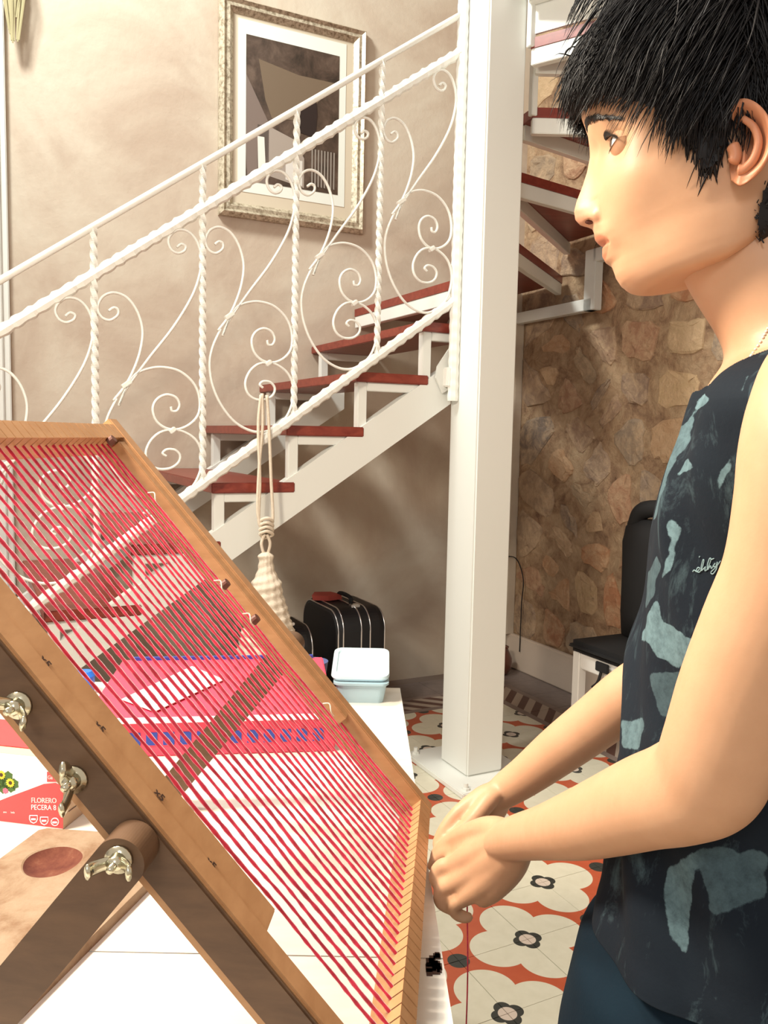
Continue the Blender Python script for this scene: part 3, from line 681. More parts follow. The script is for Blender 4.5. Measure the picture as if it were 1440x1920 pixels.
# ================================================================ SUITCASES under the stairs
def suitcase(name, label, t0, t1, w0, w1, h, stripes, grp=None):
    s_ = thing(name, label, 'suitcase', RM((t0+t1)/2, (w0+w1)/2, 0))
    n = 12; R_ = []; rad = min(.09, (w1-w0)/2.1)
    prof = [(w0, .05), (w0, h-rad)]+[(w0+rad-rad*math.cos(a), h-rad+rad*math.sin(a)) for a in np.linspace(0, math.pi/2, n)]+[(w1-rad+rad*math.sin(a), h-rad+rad*math.cos(a)) for a in np.linspace(0, math.pi/2, n)]+[(w1, .05)]
    def ring(t, sh): 
        cw_, cz_ = (w0+w1)/2, h/2
        return [RM(t, cw_+(a-cw_)*sh, cz_+(b-cz_)*sh) for a, b in prof]
    g = G(); g.rings([ring(t0, .93), ring(t0+.012, .985), ring(t0+.03, 1), ring(t1-.03, 1), ring(t1-.012, .985), ring(t1, .93)]); g.make('shell', m_blacksh, s_)
    for f in stripes:
        t = t0+(t1-t0)*f; sh = 1.008 if .06 < f < .94 else .975
        g = G(); g.tube([RM(t, (w0+w1)/2+(a-(w0+w1)/2)*sh, h/2+(b-h/2)*sh) for a, b in prof], .0032, 6); g.make('piping', m_silver, s_, smooth=True)
    g = G(); tm = (t0+t1)/2; g.tube(spline([RM(tm, w0+.12, h), RM(tm, w0+.13, h+.03), RM(tm, w0+.24, h+.03), RM(tm, w0+.25, h)], 16), .009, 8); g.make('handle', m_black, s_)
    g = G(); g.rbox(tm-.02, tm+.02, w0+.07, w0+.10, h-.002, h+.010, .002); g.make('buckle', m_silver, s_)
    for (a, b) in ((t0+.04, w0+.04), (t1-.04, w0+.04), (t0+.04, w1-.04), (t1-.04, w1-.04)):
        g = G(); c = RM(a, b, .025); g.tube([c-u*.012, c+u*.012], .025, 14); g.make('wheel', m_black, s_)
    return s_
def tw_at(x, y, z): P = onZ(x, y, z); return (P-A0)@u, (P-A0)@v
wS = .42; P = onP(632, 1240, RM(0, wS, 0), v); tS0 = (P-A0)@u; P2 = onP(724, 1240, RM(0, wS, 0), v); tS1 = (P2-A0)@u
hS = onP(670, 1140, RM(0, wS+.05, 0), v)[2]; print('suit', tS0, tS1, hS)
suitcase('suitcase', 'large black suitcase with silver piping against the wall under the stairs', tS0-.0, tS1, wS, wS+.40, hS, (.03, .12, .48, .66, .97))
P = onP(590, 1240, RM(0, wS-.02, 0), v); t_b = (P-A0)@u; h2 = onP(575, 1178, RM(0, wS-.02, 0), v)[2]
suitcase('suitcase', 'smaller black suitcase standing in front of the large one, half behind the loom', t_b-.16, t_b+.0, wS-.02, wS+.30, h2, (.05, .95))
g = G(); c = RM(tS0+.06, wS+.2, hS+.004)
g.prism([c+u*-.07+v*.05, c+u*-.01+v*.01, c+u*.06+v*.03, c+u*.04+v*.10, c+u*-.03+v*.12], Z+u*-.2, .022); tag(g.make('red_cloth', mat('faded_red_cloth', (.42, .07, .05), .9), origin=c), 'folded red cloth lying on top of the large black suitcase', 'cloth')
P = onZ(600, 1262, TZ); g = G(); pz = atY(598, 1240, P[1])[2]; c = np.array([P[0]-.012, P[1]-.03, TZ]); g.tube([c, c+Z*.002, c+Z*.03, c+Z*.034], np.array([.02, .026, .03, .031]), 24)
tag(g.make('blue_pot', mat('slate_blue_plastic', (.07, .10, .25), .4), origin=c), 'small slate blue pot between the loom rail and the clear container', 'pot')
# ================================================================ CHAIR by the stone wall
ct, cw_ = tw_at(1068, 1200, .45); print('chair', ct, cw_)
ct = min(ct, WALLT-.50)
ch = thing('chair', 'white chair with black seat and a black jacket over its backrest, by the stone wall', 'chair', RM(ct+.2, cw_-.2, 0))
m_cwhite = mat('white_chair_lacquer', (.82, .80, .76), .3)
sw, sd = .42, .33                                          # along -w (width) and t (depth)
def cb(t0, t1, w0, w1, z0, z1, name, m, bev=.004):
    g = G(); g.rbox(ct+t0, ct+t1, cw_-w1, cw_-w0, z0, z1, bev); return g.make(name, m, ch)
for (a, b) in ((.01, .01), (.01, sw-.05), (sd-.05, .01), (sd-.05, sw-.05)): cb(a, a+.04, b, b+.04, 0, .41, 'leg', m_cwhite)
cb(.02, sd-.02, .015, .04, .345, .41, 'apron', m_cwhite); cb(.02, sd-.02, sw-.04, sw-.015, .345, .41, 'apron', m_cwhite)
cb(.015, .04, .05, sw-.05, .345, .41, 'apron', m_cwhite); cb(sd-.04, sd-.015, .05, sw-.05, .345, .41, 'apron', m_cwhite)
cb(-.01, sd+.01, -.01, sw+.01, .41, .455, 'seat', m_black, .02)
for b in (.01, sw-.05): cb(sd-.045, sd-.01, b, b+.04, .41, .92, 'back_post', m_cwhite)
cb(sd-.05, sd-.005, .0, sw, .52, .90, 'backrest', m_black, .015)
jk = thing('jacket', 'black jacket draped over the back of the white chair', 'jacket', RM(ct+sd, cw_-.2, .5))
R_ = []
for z, dt, dw in ((.46, .075, .0), (.55, .085, .005), (.70, .085, .01), (.84, .08, .015), (.90, .065, .01), (.935, .03, -.02)):
    cc = (ct+sd-.03, cw_-sw/2); R_.append([RM(cc[0]+dt*math.copysign(abs(math.cos(a))**.7, math.cos(a))*(1+.06*math.sin(5*a+z*20)), cc[1]+(sw/2+dw)*math.copysign(abs(math.sin(a))**.6, math.sin(a)), z) for a in np.linspace(0, 2*math.pi, 36, endpoint=False)])
g = G(); g.rings(R_); g.make('body', m_black, jk, smooth=True)
g = G(); g.tube(spline([RM(ct+sd-.03, cw_-.02, .90), RM(ct+sd-.05, cw_-.08, .97), RM(ct+sd-.04, cw_-.2, .985), RM(ct+sd-.05, cw_-.34, .97), RM(ct+sd-.03, cw_-.40, .90)], 24), .035, 12); g.make('collar', m_black, jk, smooth=True)
g = G(); c = RM(ct-.004, cw_-.20, .39); g.box(c, u*.006, v*.035, Z*.018, .003); g.tube(spline([c, c-Z*.06+v*.02, c-Z*.09+v*.05], 8), .006, 6); tag(g.make('strap', m_black, origin=c), 'black strap with buckle hanging at the front of the white chair seat', 'strap')
# ================================================================ plug, wire and little lamp in the corner
pw = onP(950, 1042, RM(0, WALLW-.02, 0), v); tpw = min((pw-A0)@u, WALLT-.08)
wr = thing('power_cord', 'thin black cord hanging from a plug in the corner beside the column', 'cord', RM(tpw, WALLW, 0))
g = G(); g.rbox(tpw-.03, tpw+.02, WALLW-.035, WALLW, pw[2]-.012, pw[2]+.012, .003); g.make('plug', m_black, wr)
def cp(x, y): return onP(x, y, RM(WALLT-.035, 0, 0), u)
g = G(); g.tube(spline([RM(tpw, WALLW-.03, pw[2]), cp(968, 1048), cp(981, 1085), cp(978, 1130), cp(976, 1180), cp(974, 1222)], 50), .0028, 6); g.make('wire', m_black, wr, smooth=True)
pb_ = RM(WALLT-.16, WALLW-.13, 0)
gl = thing('glass_vase', 'round dark amber glass jar on the floor in the corner behind the column', 'vase', pb_)
R_ = [[pb_+np.array([r*math.cos(a), r*math.sin(a), z]) for a in np.linspace(0, 2*math.pi, 28, endpoint=False)] for z, r in ((0, .035), (.01, .05), (.05, .068), (.09, .066), (.125, .05), (.14, .044), (.15, .048), (.14, .040))]
g = G(); g.rings(R_, cap=False); g.add(R_[0], [tuple(range(28))]); g.make('bowl', mat('amber_glass', (.12, .035, .02), .08, spec=.8), gl, smooth=True)
# dried flower bunch high at the left end of the wall
P = onP(25, 20, RM(0, WALLW-.06, 0), v); dr = thing('hanging_ornament', 'pale tasselled ornament hanging high on the far left of the wall', 'ornament', P+Z*.1)
g = G()
m_orn = mat('pale_straw', (.42, .38, .22), .8)
for i in range(22):
    a = rng.uniform(-.045, .045); b = rng.uniform(-.03, .03); l_ = rng.uniform(.10, .22)
    g.tube([P+Z*.34+u*a*.5, P+Z*.1+u*a+v*b*.5, P+u*(a*.4)-Z*(l_-.10)], np.array([.006, .007, .003]), 5)
g.make('tassel', m_orn, dr)
g = G(); g.rbox((P-A0)@u-.02, (P-A0)@u+.02, WALLW-.05, WALLW, P[2]+.32, P[2]+.36, .003); g.make('hook', m_white, dr)
# ================================================================ PERSON
from mathutils.bvhtree import BVHTree
PO = atY(1250, 400, .66); PO = np.array([PO[0], PO[1], 0])
sd_ = np.array([-.947, .322, 0]); sd_ /= np.linalg.norm(sd_); ld = np.array([-sd_[1], sd_[0], 0]); ld = ld if ld[1] < 0 else -ld
def PP(s, l, z): return PO+sd_*s+ld*l+Z*z
def pix(x, y, l=0.): P = onP(x, y, PO+ld*l, ld); return (P-PO)@sd_, P[2]
def loc(P): d = np.asarray(P)-PO; return d@sd_, d@ld, d[..., 2]
pe = thing('person', 'short-haired person in a dark printed sleeveless top, looking left and reaching to the loom', 'person', PP(-.1, 0, 0))
def skinfn():
    c = attr('tint'); n = noi(coord(), 35, 5); base = mixc(n, (.50, .275, .155), (.60, .35, .21)); return mixc(1.0, base, c, 'MULTIPLY')
m_skin = mat('skin', (.62, .38, .25), .46, fn=skinfn, bump=lambda: (noi(coord(), 420, 3), .12, .0006), sss=.12, spec=.35)
def sup(c, n): return math.copysign(abs(c)**(2/n), c)
# ---- head
rows = [(1228, 543, 1400, 478, .030, 2.0), (1205, 551, 1430, 462, .047, 2.0), (1180, 548, 1460, 440, .054, 2.0), (1164, 533, 1485, 415, .057, 2.1), (1156, 515, 1500, 388, .059, 2.12), (1151, 498, 1512, 362, .0605, 2.13),
        (1143, 480, 1522, 338, .0615, 2.14), (1135, 462, 1530, 315, .063, 2.14), (1126, 440, 1536, 290, .0645, 2.13), (1120, 415, 1540, 268, .066, 2.1), (1117, 385, 1543, 245, .0675, 2.1), (1116, 350, 1545, 218, .0685, 2.1),
        (1114, 320, 1545, 195, .069, 2.1), (1110, 290, 1545, 175, .070, 2.1), (1103, 262, 1544, 155, .071, 2.1), (1098, 240, 1543, 135, .072, 2.1), (1095, 210, 1540, 110, .073, 2.1), (1098, 175, 1532, 85, .074, 2.2),
        (1107, 135, 1515, 60, .073, 2.1), (1124, 92, 1490, 35, .069, 2.0), (1152, 52, 1455, 12, .060, 2.0), (1195, 18, 1410, -6, .045, 2.0), (1250, -6, 1350, -12, .022, 2.0)]
H = []
for xF, yF, xB, yB, W, n_ in rows:
    sF, zF = pix(xF, yF); sB, zB = pix(xB, yB); H.append((sF, zF, sB, zB, W, n_))
H = spline(H, 190); NR, NC = len(H), 200
trace = [(1088, 200), (1091, 225), (1097, 240), (1103, 258), (1105.5, 278), (1106, 295), (1101, 322), (1092, 350), (1081, 378), (1076.5, 398), (1079, 413), (1088, 422), (1099, 424.5), (1110, 429), (1114, 438), (1115.5, 450), (1122, 457.5), (1130, 462.5), (1129.5, 469), (1129.5, 482), (1135, 492), (1147, 500), (1151, 510), (1155, 522), (1165, 537), (1181, 549)]
tz = [pix(*p)[1] for p in trace][::-1]; ts_ = [pix(*p)[0] for p in trace][::-1]
def wlat(y): return np.interp(y, [200, 240, 290, 340, 378, 400, 420, 428, 436, 450, 470, 490, 505, 545], [.03, .016, .0065, .0075, .0105, .0125, .0130, .012, .018, .021, .021, .020, .022, .026])
yz = lambda z: np.interp(z, tz, [p[1] for p in trace][::-1])
HV = np.zeros((NR, NC, 3)); IC = int(2.2/22*189)
for i in range(NR):
    sF, zF, sB, zB, W, n_ = H[i]
    # jaw rows: centre of the section stays behind so the jaw widens backwards
    sc_ = sF*.42+sB*.58 if i > 60 else sF*(.42-.12*(1-i/60))+sB*(.58+.12*(1-i/60))
    for j in range(NC):
        a = 2*math.pi*j/NC; c, s_ = math.cos(a), math.sin(a)
        nn = n_ if c > 0 else 2.2
        S = sc_+(sF-sc_ if c > 0 else sc_-sB)*sup(c, nn); L_ = W*sup(s_, nn); z = zF+(zB-zF)*(1-c)/2
        if c > 0 and tz[0] < z < tz[-1]:
            base = sF if True else 0
            amt = (np.interp(zF, tz, ts_)-sF)*min(1, max(0, (i-IC)/6))
            w_ = wlat(yz(z)); p_ = 2.0 if yz(z) < 385 else 2.6 if yz(z) < 430 else 2.2
            S += amt*math.exp(-abs(L_/w_)**p_)
        HV[i, j] = (S, L_, z)
def bump3(c, d, r, both=True, q=(1, 1, 1)):
    """push head vertices near c=(px,py,l) by d=(ds,dl,dz) with gaussian radius r"""
    for sg in ((1, -1) if both else (1,)):
        s0, z0 = pix(c[0], c[1], c[2]); C_ = np.array([s0, c[2]*sg, z0]); D_ = (HV-C_)*np.array(q)
        g_ = np.exp(-(D_**2).sum(-1)/r**2)[..., None]; HV[...] += g_*np.array([d[0], d[1]*sg, d[2]])
bump3((1164, 272, .035), (-.0120, -.001, 0), .0118)
bump3((1128, 280, .017), (-.004, 0, 0), .008)
bump3((1125, 236, .028), (.0035, 0, .001), .012)
bump3((1195, 335, .052), (.002, .0035, 0), .022)
bump3((1220, 410, .055), (0, -.003, 0), .022)
bump3((1120, 407, .013), (.001, .0055, 0), .0065)
bump3((1134, 402, .017), (-.003, -.002, 0), .0045)
bump3((1104, 419.5, .0112), (0, -.0050, .0028), .0034)
bump3((1106, 424, .008), (0, 0, .004), .003)
bump3((1170, 462, .024), (-.0025, -.001, 0), .006)
bump3((1150, 440, .026), (.0022, 0, 0), .010)
bump3((1168, 515, .02), (.001, 0, 0), .012)
# mouth crease, lip volume
s0, zm = pix(1150, 461.5); 
cr_ = np.exp(-((HV[..., 2]-(zm-.0018*(HV[..., 1]/.024)**2))/.0013)**2)*(np.abs(HV[..., 1]) < .0235)*(HV[..., 0] > pix(1200, 460)[0]); HV[..., 0] -= .0022*cr_
hv = [PP(*p) for p in HV.reshape(-1, 3)]
hf = [(i*NC+j, i*NC+(j+1) % NC, (i+1)*NC+(j+1) % NC, (i+1)*NC+j) for i in range(NR-1) for j in range(NC)]+[tuple(range(NC))[::-1], tuple((NR-1)*NC+j for j in range(NC))]
# tint (lips, warm nose tip and cheek) as vertex colour
def head_tint(p):
    s_, l_, z_ = p; c = np.array([1., 1, 1]); y = yz(z_); f = s_ > pix(1185, 460)[0]
    if f and abs(l_) < .026:
        k = max(0, 1-(abs(l_)/.0245)**2); up = 461.5-20*k**.8*(1-.12*math.exp(-(l_/.004)**2)); dn = 461.5+31*k**.8
        m_ = min(1, max(0, (y-up)/3+.5))*min(1, max(0, (dn-y)/3+.5)); c = c*(1-m_)+np.array([.90, .62, .58])*m_
    dn = math.exp(-((y-405)/18)**2-(l_/.018)**2)*(s_ > pix(1150, 400)[0]); c = c*(1-.22*dn*np.array([0, 1, .9]))
    return c
htint = [head_tint(p) for p in HV.reshape(-1, 3)]
# ---- ear (near and far side)
def ear(sg):
    g = G(); o_ = [(1373, 330), (1370, 300), (1374, 272), (1372, 240), (1370, 210), (1380, 191), (1398, 189), (1420, 203), (1438, 228), (1446, 260), (1443, 292), (1430, 318), (1410, 336), (1388, 346)]
    o_ = spline(o_+[o_[0]], 56)[:-1]; cen = np.array([1396, 275.])
    def P_(p, l_): s_, z_ = pix(p[0], p[1], .076); return PP(s_-.55*max(0, 0), sg*l_, z_)
    def lift(p): return .008*np.clip((p[0]-1375)/60, 0, 1)        # flares out behind
    R_ = []
    for sc_, dl in ((.93, -.010), (1.0, -.002), (1.02, .003), (.98, .0065), (.90, .0068), (.82, .004), (.74, -.0005), (.62, -.003), (.40, -.008), (.1, -.0095)):
        ring = []
        for p in o_:
            low = max(0, (p[1]-312)/34); q_ = cen+(p-cen)*sc_; d_ = dl*(1-low)+(.002 if sc_ < .99 else dl)*low*1.0; fr = np.clip((p[0]-1371)/12, 0, 1) if p[1] > 212 else 1; d_ = d_*fr-(1-fr)*.006
            ring.append(P_(q_, .072+lift(q_)+d_))
        R_.append(ring)
    g.rings(R_, cap=True)
    ah = spline([(1393, 222), (1412, 240), (1421, 268), (1414, 298), (1398, 316), (1386, 318)], 22)
    g.tube([P_(p, .0735+lift(p)) for p in ah], np.linspace(.0022, .0036, 22), 10)
    g.tube([P_(p, .0735) for p in spline([(1372, 268), (1378, 280), (1379, 294), (1374, 304)], 12)], np.array([.0025]+[.0042]*10+[.0025]), 10)
    return g
# ---- trunk, neck, arms, hands -> one voxel-merged skin
B = G()
def l0z(z): return -.045*np.clip((pix(1300, 760)[1]-z)/.20, 0, 1)
def ringP(sF, sB, zF, zB, W, n_, k=64, l0=None):
    l0 = l0z(zF) if l0 is None else l0
    sc_ = (sF+sB)/2; return [PP(sc_+(sF-sB)/2*sup(math.cos(a), n_), l0+W*sup(math.sin(a), n_), zF+(zB-zF)*(1-math.cos(a))/2) for a in np.linspace(0, 2*math.pi, k, endpoint=False)]
mpp = .000447
nk = [(1265, 470, .100, 420, .046), (1280, 520, .105, 470, .047), (1298, 556, .108, 520, .0475), (1318, 588, .110, 560, .048), (1337, 618, .112, 590, .050), (1351, 645, .118, 612, .056), (1357, 668, .125, 635, .066), (1352, 695, .13, 665, .07), (1350, 740, .13, 720, .07)]
nk = spline([(pix(x, y)[0], pix(x, y)[0]-d, pix(x, y)[1], pix(x, yb)[1], W) for x, y, d, yb, W in nk], 40)
B.rings([ringP(a, b, c, d, e, 2.0) for a, b, c, d, e in nk])
TRK = [(1362, 668, .115, .062, 2.0), (1350, 690, .140, .100, 2.1), (1334, 712, .165, .138, 2.2), (1318, 738, .18, .158, 2.4), (1303, 775, .19, .165, 2.5), (1288, 820, .20, .163, 2.5), (1270, 870, .21, .158, 2.5), (1250, 930, .215, .152, 2.4), (1232, 1000, .21, .146, 2.3), (1221, 1070, .20, .140, 2.3), (1214, 1140, .19, .134, 2.3), (1204, 1220, .185, .131, 2.3), (1196, 1310, .19, .134, 2.3), (1186, 1410, .20, .142, 2.3), (1170, 1520, .215, .150, 2.3), (1154, 1620, .225, .155, 2.3), (1148, 1720, .225, .155, 2.3)]
def pixt(x, y): z_ = pix(x, y)[1]; return pix(x, y, l0z(z_))
TR3 = spline([(pixt(x, y)[0], pixt(x, y)[0]-d, pixt(x, y)[1], W*np.interp(y, [780, 1000], [1, .9]), n_) for x, y, d, W, n_ in TRK[:-1]], 120)
B.rings([ringP(a, b, c, c, W, n_) for a, b, c, W, n_ in TR3])
def limb(pts, seg=20, n=40, flat=None):
    P_ = [(*atY(x, y, Y), r*Y/FPX) for x, y, Y, r in pts]; S_ = spline(P_, n); B.tube(S_[:, :3], np.abs(S_[:, 3]), seg, flat); return S_
# near (left) arm
near_arm = [(1575, 640, .52, 60), (1556, 700, .50, 112), (1533, 779, .48, 124), (1524, 850, .475, 131), (1512, 946, .475, 129), (1483, 1074, .48, 123), (1434, 1183, .49, 118), (1385, 1300, .50, 113), (1350, 1400, .51, 108), (1326, 1458, .525, 106), (1275, 1485, .545, 98), (1215, 1502, .572, 89), (1150, 1525, .612, 78), (1085, 1546, .66, 66), (1025, 1560, .715, 52), (978, 1569, .765, 44), (950, 1576, .795, 38), (925, 1584, .815, 24)]
limb(near_arm, 28, 130)
limb([(1350, 1400, .515, 60), (1368, 1452, .52, 72), (1364, 1484, .525, 64), (1330, 1500, .535, 50)], 20, 20)
# far (right) arm
sR, zR = pix(1440, 770); 
far_pts = [(*PP(-.100, -.160, zR+.0), .036), (*PP(-.100, -.165, zR-.08), .039), (*PP(-.085, -.170, zR-.19), .037), (*atY(1300, 1262, .86), .036), (*atY(1245, 1270, .865), .034), (*atY(1180, 1305, .88), .0315), (*atY(1120, 1352, .90), .0300), (*atY(1050, 1405, .92), .0275), (*atY(990, 1452, .94), .0235), (*atY(950, 1480, .95), .0205), (*atY(915, 1506, .95), .0150), (*atY(895, 1520, .948), .008)]
S_ = spline(far_pts, 90); B.tube(S_[:, :3], S_[:, 3], 24)
# shoulders caps
B.ball(PP(-.115, .150, pix(1400, 740)[1]-.02), .045, 10); B.ball(PP(-.105, -.135, pix(1400, 770)[1]-.0), .042, 10)
def hand(pts_list):
    for pts in pts_list: limb(pts, 12, 26)
# left hand
hand([[(985, 1566, .765, 20), (935, 1562, .83, 30), (895, 1570, .86, 24), (862, 1592, .88, 17)], [(985, 1568, .765, 20), (930, 1584, .825, 32), (885, 1604, .85, 26), (848, 1622, .87, 17)],
      [(985, 1572, .765, 20), (935, 1606, .82, 34), (890, 1634, .845, 27), (850, 1656, .86, 17)], [(985, 1578, .765, 18), (945, 1620, .815, 34), (905, 1658, .835, 27), (868, 1686, .85, 16)],
      [(990, 1580, .765, 16), (958, 1622, .81, 32), (925, 1665, .83, 26), (900, 1690, .84, 16)],
      [(864, 1592, .88, 17), (842, 1596, .893, 16), (824, 1608, .905, 14.5), (812, 1622, .912, 12), (808, 1630, .914, 8)],
      [(850, 1622, .87, 17), (828, 1626, .875, 16.5), (817, 1646, .876, 15), (830, 1664, .876, 13), (842, 1668, .875, 9)],
      [(852, 1656, .86, 17), (832, 1664, .865, 16.5), (826, 1688, .866, 15), (842, 1702, .865, 13), (854, 1704, .864, 9)],
      [(870, 1686, .85, 15.5), (852, 1696, .855, 14.5), (856, 1713, .857, 13), (874, 1720, .856, 12), (886, 1718, .855, 8)],
      [(968, 1562, .785, 12), (945, 1557, .82, 24), (915, 1552, .84, 23), (880, 1560, .868, 19), (852, 1574, .89, 16.5), (832, 1588, .905, 15), (818, 1601, .914, 12), (812, 1607, .918, 8)]])
# right hand
hand([[(955, 1474, .945, 16), (915, 1492, .945, 24), (885, 1506, .94, 19), (862, 1520, .935, 14)], [(955, 1476, .945, 16), (915, 1502, .947, 25), (885, 1520, .945, 20), (864, 1536, .942, 14)],
      [(955, 1480, .947, 16), (920, 1512, .952, 25), (892, 1534, .952, 20), (872, 1552, .95, 14)], [(955, 1486, .95, 14), (925, 1522, .957, 24), (902, 1548, .958, 19), (886, 1566, .956, 13)],
      [(862, 1520, .935, 14.5), (846, 1538, .932, 14), (830, 1560, .928, 12.5), (820, 1580, .925, 10.5), (816, 1590, .924, 7)],
      [(864, 1536, .942, 14.5), (848, 1560, .938, 14), (836, 1584, .934, 12.5), (826, 1602, .93, 10.5), (822, 1610, .93, 7)],
      [(872, 1552, .95, 14), (856, 1578, .946, 13.5), (846, 1602, .942, 12), (838, 1616, .938, 10), (834, 1622, .938, 7)],
      [(886, 1566, .956, 12.5), (872, 1592, .952, 12), (862, 1612, .948, 10.5), (856, 1624, .945, 9), (852, 1630, .945, 6)],
      [(940, 1486, .94, 10), (918, 1500, .932, 18), (893, 1530, .922, 17), (868, 1556, .918, 14.5), (846, 1574, .916, 13.5), (830, 1590, .917, 11), (822, 1598, .918, 7)]])
def remesh(Gm, vox, smooth=6, fac=.5):
    me = bpy.data.meshes.new('tmp'); me.from_pydata([tuple(p) for p in Gm.v], [], Gm.f); me.update()
    o = bpy.data.objects.new('tmp', me); COL.objects.link(o)
    bm = bmesh.new(); bm.from_mesh(me); bmesh.ops.recalc_face_normals(bm, faces=bm.faces); bm.to_mesh(me); bm.free()
    r = o.modifiers.new('r', 'REMESH'); r.mode = 'VOXEL'; r.voxel_size = vox
    s_ = o.modifiers.new('s', 'SMOOTH'); s_.iterations = smooth; s_.factor = fac
    ev = o.evaluated_get(bpy.context.evaluated_depsgraph_get()); m2 = ev.to_mesh()
    n = len(m2.vertices); co = np.empty(n*3); m2.vertices.foreach_get('co', co); F_ = [tuple(p.vertices) for p in m2.polygons]
    ev.to_mesh_clear(); bpy.data.objects.remove(o); return co.reshape(-1, 3), F_
bv, bf = remesh(B, .0024, 7)
allv = list(bv); allf = list(bf); tint = []
rh = [atY(840, 1590, .93)]
for p in bv: tint.append((1, 1, 1))
def addg(V_, F_, T_):
    n = len(allv); allv.extend(V_); allf.extend([tuple(i+n for i in f) for f in F_]); tint.extend(T_)
addg(hv, hf, htint)
for sg in (1, -1):
    e_ = ear(sg); addg(e_.v, e_.f, [(1, .74, .66)]*len(e_.v))
body = link('body', allv, allf, m_skin, pe, smooth=True)
ca = body.data.color_attributes.new('tint', 'FLOAT_COLOR', 'POINT'); ca.data.foreach_set('color', np.hstack([np.array(tint), np.ones((len(tint), 1))]).ravel())
bvh = BVHTree.FromPolygons([Vector(p) for p in allv], allf)
def hitp(x, y, tree, off=.0006):
    d = Vector(ray(x, y)).normalized(); h = tree.ray_cast(Vector(CAM), d)
    return None if h[0] is None else np.array(h[0])-np.array(d)*off
# ---- eyes
m_eye = mat('eye_white', (.85, .83, .80), .12); m_iris = mat('dark_iris', (.045, .02, .01), .1); m_pup = mat('pupil', (.004, .004, .004), .05)
ze = pix(1158, 273, .031)[1]
_m = HV.reshape(-1, 3); _m = _m[(np.abs(_m[:, 1]-.036) < .002) & (np.abs(_m[:, 2]-ze) < .003)]; se = np.median(_m[_m[:, 0] > .02][:, 0]) if False else _m[:, 0].max()-.0128; print('eye px', px(PP(se+.012, .034, ze)))
for sg in (1, -1):
    c = PP(se, .0345*sg, ze); g = G(); gd = sd_*math.cos(.10)+Z*.10-ld*0.0; gd = gd/np.linalg.norm(gd)
    k = 28; R_ = []
    e1_ = np.cross(gd, Z); e1_ /= np.linalg.norm(e1_); e2_ = np.cross(e1_, gd); re = .0120
    angs_ = [4, 9, 10.5, 20, 30, 31, 45, 60, 80, 100, 130, 160, 176]
    for a in angs_:
        a_ = math.radians(a); R_.append([c+re*(gd*math.cos(a_)*(1+.07*math.exp(-(a/26)**2))+(e1_*math.cos(b)+e2_*math.sin(b))*math.sin(a_)) for b in np.linspace(0, 2*math.pi, k, endpoint=False)])
    g.rings(R_); mi = []
    for i in range(len(angs_)-1): mi += [1 if angs_[i] < 10 else 2 if angs_[i] < 30 else 0]*k
    mi += [1, 0]; g.mi = mi
    g.make('eyeball', [m_eye, m_pup, m_iris], pe, smooth=True)
    # lids: two spherical shells with an almond opening
    g = G(); lash = G(); rl = .01295
    def SP(az, el, r=rl): az, el = math.radians(az), math.radians(el); return c+r*(sd_*math.cos(el)*math.cos(az)+ld*sg*math.cos(el)*math.sin(az)+Z*math.sin(el))
    def up_(az): t = np.clip((az+38)/100, 0, 1); return 4+20*math.sin(math.pi*t)**.8 if 0 < t < 1 else 4-abs(az)*0
    def lo_(az): t = np.clip((az+38)/100, 0, 1); return 4-24*math.sin(math.pi*t)**.8 if 0 < t < 1 else 4
    AZ = np.linspace(-75, 135, 50)
    for fn_, lim in ((up_, 75), (lo_, -70)):
        R_ = [[SP(a, fn_(a)+(lim-fn_(a))*f, rl+(.0006 if f == 0 else 0)-.0006*f) for a in AZ] for f in np.linspace(0, 1, 14)]
        g.add([p for r_ in R_ for p in r_], [(i*50+j, i*50+j+1, (i+1)*50+j+1, (i+1)*50+j) for i in range(13) for j in range(49)])
        g.add([SP(a, fn_(a), rl-.0012) for a in AZ]+[SP(a, fn_(a), rl+.0006) for a in AZ], [(j, j+1, 51+j, 50+j) for j in range(49)])
    o = g.make('eyelid', m_skin, pe, smooth=True); ca = o.data.color_attributes.new('tint', 'FLOAT_COLOR', 'POINT'); ca.data.foreach_set('color', [1., 1., 1., 1.]*len(o.data.vertices))
    for a in np.linspace(-30, 62, 46):
        p = SP(a, up_(a), rl+.0004); q_ = SP(a+6, up_(a)+2, rl+.0062); mid = SP(a+3, up_(a)-8, rl+.0032)
        lash.tube(spline([p, mid, q_], 5), np.array([.00028, .00026, .0002, .00015, .00005]), 4)
    lash.tube([SP(a, up_(a), rl+.0003) for a in np.linspace(-36, 60, 30)], .00042, 5)
    for a in np.linspace(0, 58, 18): p = SP(a, lo_(a), rl+.0003); lash.tube([p, SP(a+3, lo_(a)-9, rl+.002)], np.array([.0002, .00005]), 4)
    lash.make('eyelashes', mat('hair_black', (.010, .008, .008), .38, spec=.6), pe)
m_hair = MATS['hair_black']
g = G()
for sg in (1, -1):
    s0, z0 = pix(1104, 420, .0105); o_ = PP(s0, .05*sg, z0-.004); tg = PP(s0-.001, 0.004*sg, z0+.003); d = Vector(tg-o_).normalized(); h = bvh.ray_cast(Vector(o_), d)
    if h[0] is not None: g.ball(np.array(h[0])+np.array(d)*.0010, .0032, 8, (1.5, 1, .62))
g.make('nostril', mat('nostril_shade', (.10, .03, .02), .8), pe, smooth=True)
